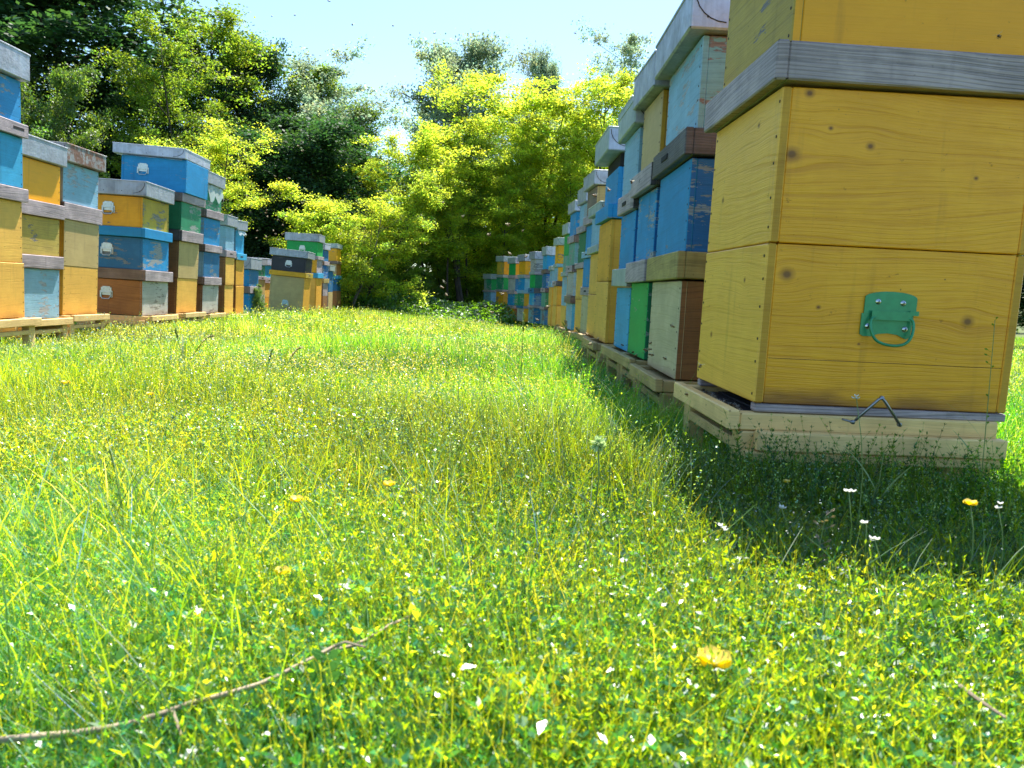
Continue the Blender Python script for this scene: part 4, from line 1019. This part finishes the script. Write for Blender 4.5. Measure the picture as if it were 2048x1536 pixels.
def merge(parts):
    Vs, Fs, Cs, o = [], [], [], 0
    for v, f, c in parts: Vs.append(v); Fs.append(f + o); Cs.append(c); o += len(v)
    return np.concatenate(Vs), np.concatenate(Fs), np.concatenate(Cs)
gv, gf, gc = merge([
    blades(95000, .33, 3.0, .04, .115, 1.9, .8, 4, .9, clumpn=5200),
    blades(170000, 1.2, 8.0, .06, .13, 2.2, .85, 3, .6),
    blades(260000, 4.0, 24.0, .07, .14, 3.0, .8, 2, .5, dry=.17),
    blades(11000, .5, 12.0, .11, .21, 2.7, .8, 5, 1.0, clumpn=2400, dry=.05),
])
tag(fast_mesh('grass', gv, gf, [LEAF['grass']], gc), 'sunlit meadow grass covering the aisle between the hives', kind='stuff')
gv, gf, gc = merge([
    plants(36000, .33, 3.0, .03, .09, 6, 3, 4.2, .4, clumpn=3400),
    plants(15000, .33, 3.0, .05, .12, 7, 2, 3.4, .28, clumpn=1600, up=.9),
    plants(12000, .33, 2.6, .03, .08, 1, 3, 5.5, .62, clumpn=800, up=.15, top_only=True, tint=(.8, 1, 1.2)),
    plants(1300, .33, 3.0, .06, .11, 10, 4, 1.9, .5, clumpn=400, up=1.0, pal=3, tint=(1.2, 1.1, 2.2)),
    plants(5200, .34, 2.6, .03, .08, 4, 4, 7.5, .38, clumpn=700, up=.5),
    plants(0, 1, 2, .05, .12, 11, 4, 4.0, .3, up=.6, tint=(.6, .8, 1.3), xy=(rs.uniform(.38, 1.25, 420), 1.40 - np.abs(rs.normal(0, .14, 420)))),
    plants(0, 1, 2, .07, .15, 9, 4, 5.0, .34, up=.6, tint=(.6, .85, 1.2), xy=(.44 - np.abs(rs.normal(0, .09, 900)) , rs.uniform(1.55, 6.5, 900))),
    plants(0, 1, 2, .09, .17, 14, 3, 3.0, .3, up=1.0, pal=3, tint=(1.1, 1.0, 4.0), xy=(.52 - np.abs(rs.normal(0, .12, 260)) , rs.uniform(3.2, 6.5, 260))),
    plants(34000, 1.8, 9.0, .05, .12, 4, 3, 4.0, .4, pw=.9, clumpn=4000),
    sprigs(1600, .36, 3.0, 4, .02, .05, 4.5, .8, (1.5, .9, 1.5), spread=.03),
    sprigs(34000, 1.3, 14.0, 7, .08, .14, 2.4, .9, (1.7, 1.5, 10)),
    sprigs(16000, 6.0, 20.0, 8, .07, .15, 3.2, .9, (1.05, 1.1, 1.6)),
    sprigs(9000, .9, 14.0, 16, .12, .20, 1.9, .8, (1.4, 1.3, 5), spread=.006, flat=0),
])
tag(fast_mesh('meadow_weeds', gv, gf, [LEAF['weed']], gc), 'low leafy weeds mixed through the meadow grass', kind='stuff')
v, f, c = sprigs(1100, .38, 5.0, 5, .085, .12, 1.5, .8, (1, 1, 1), spread=.003, flat=.8)
c = np.clip(c, .55, 1.0) * np.array([1, .96, .98])
zz = v.reshape(-1, 4, 3)[:, :, 2].mean(1); gz = g_np(v.reshape(-1, 4, 3)[:, 0, 0], v.reshape(-1, 4, 3)[:, 0, 1]); keep = (zz - gz) > .035
v = v.reshape(-1, 4, 3)[keep].reshape(-1, 3); c = c.reshape(-1, 4, 3)[keep].reshape(-1, 3); f = np.arange(len(v)).reshape(-1, 4)
tag(fast_mesh('tiny_flowers', v, f, [LEAF['petal']], c), 'tiny white and pinkish meadow flowers in the grass', kind='stuff')
# taller ground cover at the wood edge
n = 70000; x = rs.uniform(-6, 3, n); y = 16.1 + 4.0 * rs.random(n) + .5 * np.sin(x * 1.7)
hh = (.22 + .5 * lown(x, y, 1.4, 4)) * np.clip((y - 15.8) / 1.6, .15, 1.0)
z = g_np(x, y) + rs.random(n) * hh
v, f = leaf_quads(np.stack([x, y, z], 1), .034, rs); tone = rs.uniform(.5, 1.2, n)
tag(fast_mesh('nettle_bank', v, f, [leafmat('fresh_green_nettles', (.06, .2, .02), (.3, .6, .02), .5)], np.repeat(np.stack([tone] * 3, 1), 4, axis=0)), 'fresh green nettles and herbs along the wood edge', kind='stuff')
print('faces grass', len(gf))

# ------------------------------------------------------------------ single plants, twigs
def onh(px, py, h):
    Y = 1.0
    lo, hi = .2, 20.0
    for _ in range(50):
        Y = (lo + hi) / 2; p = at(px, py, Y)
        if p.z > ground(p.x, Y) + h: lo = Y
        else: hi = Y
    return at(px, py, Y)
GS = leafmat('plant_stems', (.16, .24, .03), (.2, .3, .02), .25)
GL = leafmat('broad_weed_leaf', (.10, .22, .03), (.26, .48, .02), .5, .01)
GD = leafmat('blue_green_vetch_leaf', (.03, .13, .05), (.12, .34, .04), .4, .03)
YP = leafmat('glossy_yellow_petals', (.85, .62, .003), (.9, .68, .003), .4, .12)
WP = leafmat('white_petals', (.82, .82, .76), (.7, .7, .6), .4)
DRY = leafmat('dry_seed_heads', (.50, .40, .20), (.45, .38, .15), .35)
PUR = leafmat('ripening_pods', (.30, .20, .10), (.3, .25, .08), .3)
TW = bark('dead_twig_bark', (.50, .38, .28))
for m__ in (GS, GL, GD, YP, WP, DRY, PUR):
    a_ = next(n for n in m__.node_tree.nodes if n.type == 'ATTRIBUTE')
    for n in m__.node_tree.nodes:
        if n.type == 'MIX': n.inputs[0].default_value = 0.0
def petal(mb, c, d, nrm, L_, wd, cup=.3, mi=0):
    d = Vector(d).normalized(); nrm = Vector(nrm).normalized(); sd = d.cross(nrm).normalized(); c = Vector(c); last = None
    for i in range(6):
        t = i / 5; w_ = wd * math.sin(math.pi * (.06 + .9 * t) ** 1.0) * .5 + .0002
        p = c + d * L_ * t + nrm * cup * L_ * t * t
        a, b = tuple(p - sd * w_), tuple(p + sd * w_)
        if last: mb.quad(last[0], last[1], b, a, [(0, 0)] * 4, mi)
        last = (a, b)
def stem_to(root, top, r=.0009, mat=None, bend=.012, name='stem'):
    z0 = ground(root.location.x, root.location.y) - root.location.z
    t = Vector(top); b0 = Vector((rnd.uniform(-bend, bend) * 2, rnd.uniform(-bend, bend) * 2, 0))
    m = MB(); m.tube([b0 + (t - b0) * k2 + Vector((math.sin(k2 * 3.1) * bend, 0, 0)) for k2 in (0, .25, .5, .75, 1)], r * 1.3, 5, r1=r * .8)
    return m.build(name, mat or GS, root, smooth=True)
def plant_root(name, p, label, cat, group):
    z = ground(p.x, p.y); r = empty(name, (p.x, p.y, z)); tag(r, label, cat, group); return r, Vector((0, 0, p.z - z))
BUT = [(778, 972, .10, .009, 'deep yellow buttercup in mid-meadow, right of its neighbour'), (594, 1003, .10, .009, 'yellow buttercup in mid-meadow, left one of two'), (1427, 1331, .10, .013, 'largest yellow buttercup, in the lower right foreground'),
 (967, 1274, .08, .006, 'small closed orange-yellow buttercup in the foreground centre'), (1104, 1415, .08, .007, 'small yellow buttercup near the bottom centre'), (1458, 890, .06, .007, 'yellow buttercup in front of the nearest stand leg'), (1573, 965, .05, .006, 'yellow buttercup in the shade before the nearest stand'),
 (1940, 1010, .12, .008, 'yellow buttercup at the right edge of the shade'), (132, 768, .08, .012, 'yellow buttercup far left in the meadow'), (300, 790, .08, .010, 'orange-yellow buttercup left of the tall grass tuft'), (565, 1148, .09, .008, 'pale yellow-green bloom left of centre'), (713, 838, .08, .008, 'lemon yellow bloom in the middle distance')]
for px, py, h, r_, lab in BUT:
    p = onh(px, py, h); root, top = plant_root('buttercup', p, lab, 'flower', 'buttercups in the meadow')
    stem_to(root, top)
    m = MB()
    for j in range(5):
        a = j * 1.2566 + rnd.random() * .3; petal(m, top, (math.cos(a), math.sin(a), .45), (-math.cos(a) * .3, -math.sin(a) * .3, 1), r_ * 1.1, r_ * 1.7, .3)
    m.disc(top, (0, 0, 1), r_ * .3, r_ * .3, 8, 0, True)
    m.build('petals', YP, root, smooth=True)
for px, py, h, lab in [(1697, 985, .15, 'white four-petalled wildflower rising in the shade before the near stand'), (1562, 1016, .10, 'small white wildflower in the shade, left of the shepherd stalk'), (1445, 1056, .10, 'small white wildflower at the edge of the shade'), (1732, 1050, .12, 'upper of two white wildflowers right of the pod stalk'), (1748, 1078, .11, 'lower of two white wildflowers right of the pod stalk'), (1995, 1012, .12, 'white wildflower near the right photo edge'), (1712, 796, .22, 'white flowerlet in front of the wire hook'), (1250, 1120, .09, 'white wildflower in the lit foreground'), (575, 1440, .07, 'white wildflower at the bottom left of centre'), (380, 1510, .08, 'large blurred white wildflower at the bottom left')]:
    p = onh(px, py, h); root, top = plant_root('wildflower', p, lab, 'flower', 'white wildflowers in the foreground')
    stem_to(root, top, .0007); m = MB()
    for q_ in range(3):
        o_ = Vector((rnd.uniform(-.004, .004), rnd.uniform(-.004, .004), rnd.uniform(-.003, .003)))
        for j in range(4):
            a = j * 1.5708 + rnd.random() * .4; petal(m, top + o_, (math.cos(a), math.sin(a), .5), (0, 0, 1), .0042, .0032, .2)
    m.build('petals', WP, root, smooth=True)
# white clover-like ball on a tall stem
p = at(1196, 888, .95); root, top = plant_root('clover_flower', p, 'pale round clover head on a tall stem, left of the shaded strip', 'flower', None)
stem_to(root, top, .0012); m = MB()
for j in range(90):
    d = Vector((rnd.gauss(0, 1), rnd.gauss(0, 1), rnd.gauss(.2, 1))).normalized(); petal(m, top + d * .003, d, d.orthogonal(), .0085, .003, .2)
m.build('flower_head', leafmat('pale_green_florets', (.55, .66, .35), (.5, .65, .25), .45, attr=False), root)
# fallen branch
def path(pts, h): return [onh(x, y, h + .003 * math.sin(x) + .000028 * max(0, x - 300) * (x < 1500)) for x, y in pts]
P = path([(-40, 1484), (59, 1474), (150, 1466), (250, 1450), (334, 1424), (387, 1404), (460, 1386), (519, 1368), (560, 1350), (600, 1328), (647, 1306), (710, 1290), (735, 1278), (779, 1250), (822, 1232)], .085)
root = empty('fallen_branch', P[0]); tag(root, 'long thin dead branch lying across the lower left foreground', 'branch')
m = MB(); m.tube([p - P[0] for p in P], .0023, 7, r1=.0011); m.build('main_stem', TW, root, smooth=True)
Q = path([(640, 1308), (670, 1292), (692, 1284), (730, 1294)], .102); m = MB(); m.tube([p - P[0] for p in Q], .0016, 5, r1=.0008); m.build('side_twig', TW, root)
Q = path([(345, 1420), (352, 1440), (362, 1470)], .09); m = MB(); m.tube([p - P[0] for p in Q], .0015, 5, r1=.0008); m.build('side_twig', TW, root)
P = path([(1920, 1372), (1960, 1402), (2012, 1436)], .095); m = MB(); m.tube([p - P[0] for p in P], .0018, 6, r1=.001); o = m.build('dry_twig', TW); o.location = P[0]; tag(o, 'short dry twig in the lower right corner grass', 'twig')
# blue-green vetch leaves: paired leaflets up a rib
for px, py, hh, n_, lf, lab in [(645, 1520, .085, 9, .016, 'dark blue-green feathered leaf standing at the bottom centre-left'), (905, 1530, .05, 6, .012, 'dark feathered leaf at the bottom centre'), (1010, 1500, .04, 5, .010, 'small blue-green feathered leaf right of the bottom centre'), (78, 1180, .07, 7, .012, 'dark feathered leaf at the left edge of the foreground')]:
    p = onh(px, py, .03); root = empty('vetch_leaf', p, (0, 0, rnd.uniform(-.4, .4))); tag(root, lab, 'plant', 'feathered leaves in the foreground')
    m = MB(); m.tube([(0, 0, -.012), (.002, -.004, hh * .5), (.0, -.012, hh)], .0009, 5, r1=.0004); m.build('rib', GS, root)
    for j in range(n_):
        t = (j + .6) / n_; c_ = Vector((.003 * t, -.010 * t * t, hh * t)); w_ = lf * (1 - .35 * abs(t - .45))
        m = MB()
        for sx in (-1, 1): petal(m, c_, (sx * .9, -.15, .75), (sx * -.3, -1, .25), w_, w_ * .42, .12)
        m.build('leaflet_pair', GD, root, smooth=True)
# round weed leaves
for px, py, r_, lab in [(1085, 1335, .017, 'round pale green leaf right of the foreground centre'), (1860, 1210, .014, 'broad yellow-green leaf in the lit foreground right'), (1660, 1395, .015, 'bright yellow-green broad leaf at the lower right'), (300, 1280, .014, 'broad green leaf left of the fallen branch'), (1010, 1040, .013, 'broad leaf in the meadow centre')]:
    p = onh(px, py, .085); r_ *= .75; root, top = plant_root('broad_leaf', p, lab, 'plant', 'broad leaves in the foreground'); stem_to(root, top, .0009)
    m = MB()
    for j in range(9):
        a = j * .6981; petal(m, top, (math.cos(a), math.sin(a) * .75, .1 - .55 * math.sin(a)), (0, -.65, .75), r_, r_ * .8, .25)
    m.build('leaf_blade', GL, root, smooth=True)
# stalks with pods or seed heads
STK = [(1625, 1170, 1652, 1030, 'pods', 'brownish pod stalk standing before the shade in the lower right'), (1752, 1010, 1768, 905, 'buds', 'budding weed stalk before the near stand, left of two'), (1880, 930, 1868, 720, 'buds', 'tallest thin weed stalk against the nearest yellow hive'), (1960, 990, 1990, 640, 'buds', 'thin weed stalk at the right edge of the nearest hive'), (1700, 900, 1690, 690, 'buds', 'thin pale weed stalk before the green handle'), (1310, 960, 1345, 915, 'pods', 'short podded weed at the edge of the shaded strip'),
 (1040, 800, 1048, 628, 'grass', 'tall upright grass stalk in the middle of the aisle'), (555, 770, 603, 690, 'fox', 'drooping pale grass plume in the middle distance, right one'), (375, 730, 425, 668, 'fox', 'drooping pale grass plume in the middle distance, left one'), (520, 800, 545, 700, 'grass', 'dark green grass stalk beside the right grass plume'), (370, 740, 350, 660, 'grass', 'dark grass stalk left of the left grass plume'),
 (1140, 690, 1128, 640, 'fox', 'pale bent grass head before the far right-row hives'), (1175, 700, 1150, 655, 'fox', 'pale dry grass head by the right-row stands'), (1100, 690, 1115, 650, 'fox', 'dry grass head at the foot of the tall honey bodies'), (1500, 880, 1475, 640, 'buds', 'thin stalk before the corner of the nearest hive'), (250, 1060, 220, 900, 'grass', 'tall grass stalk in the left foreground'), (1290, 980, 1283, 890, 'grass', 'grass stalk at the lit edge of the shade')]
for x0, y0, x1, y1, kind, lab in STK:
    b = onh(x0, y0, .02); t = at(x1, y1, b.y + .01); root = empty('grass_stalk' if kind in ('grass', 'fox') else 'weed_stalk', (b.x, b.y, ground(b.x, b.y))); tag(root, lab, 'plant', 'single stalks standing out of the meadow')
    top = t - root.location; n_ = 7; pl = []
    for i in range(n_):
        q_ = i / (n_ - 1); pl.append(Vector((top.x * q_ ** 1.4, top.y * q_, top.z * (q_ - .0) + (.0 if kind != 'fox' else .06 * top.z * math.sin(q_ * 3)))))
    sc_ = max(1, b.y / 1.6)
    m = MB(); m.tube(pl, .0010 * sc_, 5, r1=.0006 * sc_); m.build('stem', GS, root)
    m = MB(); L_ = top.length
    if kind in ('buds', 'pods'):
        for j in range(14 if kind == 'pods' else 9):
            q_ = .35 + .65 * rnd.random(); i = min(n_ - 2, int(q_ * (n_ - 1))); c_ = pl[i].lerp(pl[i + 1], q_ * (n_ - 1) - i); a = rnd.uniform(0, 6.28)
            d = Vector((math.cos(a), math.sin(a), .5)); e_ = c_ + d * .008; m.tube([c_, e_], .0003, 4); petal(m, e_, d, (0, 0, 1), .006, .0038, .1); petal(m, e_, d, (math.sin(a), -math.cos(a), 0), .006, .003, .1)
        m.build('pods' if kind == 'pods' else 'buds', PUR if kind == 'pods' else GL, root)
    else:
        for j in range(60):
            q_ = (.68 if kind == 'fox' else .8) + (.32 if kind == 'fox' else .2) * rnd.random(); i = min(n_ - 2, int(q_ * (n_ - 1))); c_ = pl[i].lerp(pl[i + 1], q_ * (n_ - 1) - i)
            if kind == 'fox': c_ = c_ + Vector((.10 * L_ * (q_ - .68), 0, -.5 * L_ * (q_ - .8) ** 2 * 4 if q_ > .8 else 0))
            a = rnd.uniform(0, 6.28); petal(m, c_, (math.cos(a) * .5, math.sin(a) * .5, 1), (math.cos(a), math.sin(a), 0), .006 * sc_, .0016 * sc_, .2)
        m.build('seed_head', DRY if kind == 'fox' else GS, root)
    if kind != 'pods':
        for j in range(2):
            i = 1 + j; a = rnd.uniform(0, 6.28); m = MB(); petal(m, pl[i], (math.cos(a) * .5, math.sin(a) * .4, 1), (-math.cos(a), -math.sin(a), .3), .09 * sc_ ** .5, .004 * sc_, -.35); m.build('leaf', GS, root, smooth=True)
tree(514, 556, 9.9, 34, 'bush', 'mid', 'leafy vine sapling between the low blue beehive and the small green one', name='sapling', cat='shrub')
br = tree(735, 420, 16.6, 120, 'airy2', 'mid', 'bare grey twiggy shrub in front of the bright spreading tree', name='bare_shrub', cat='shrub', bk='grey')
for ch in list(br.children):
    if ch.name.startswith('crown'): bpy.data.objects.remove(ch)
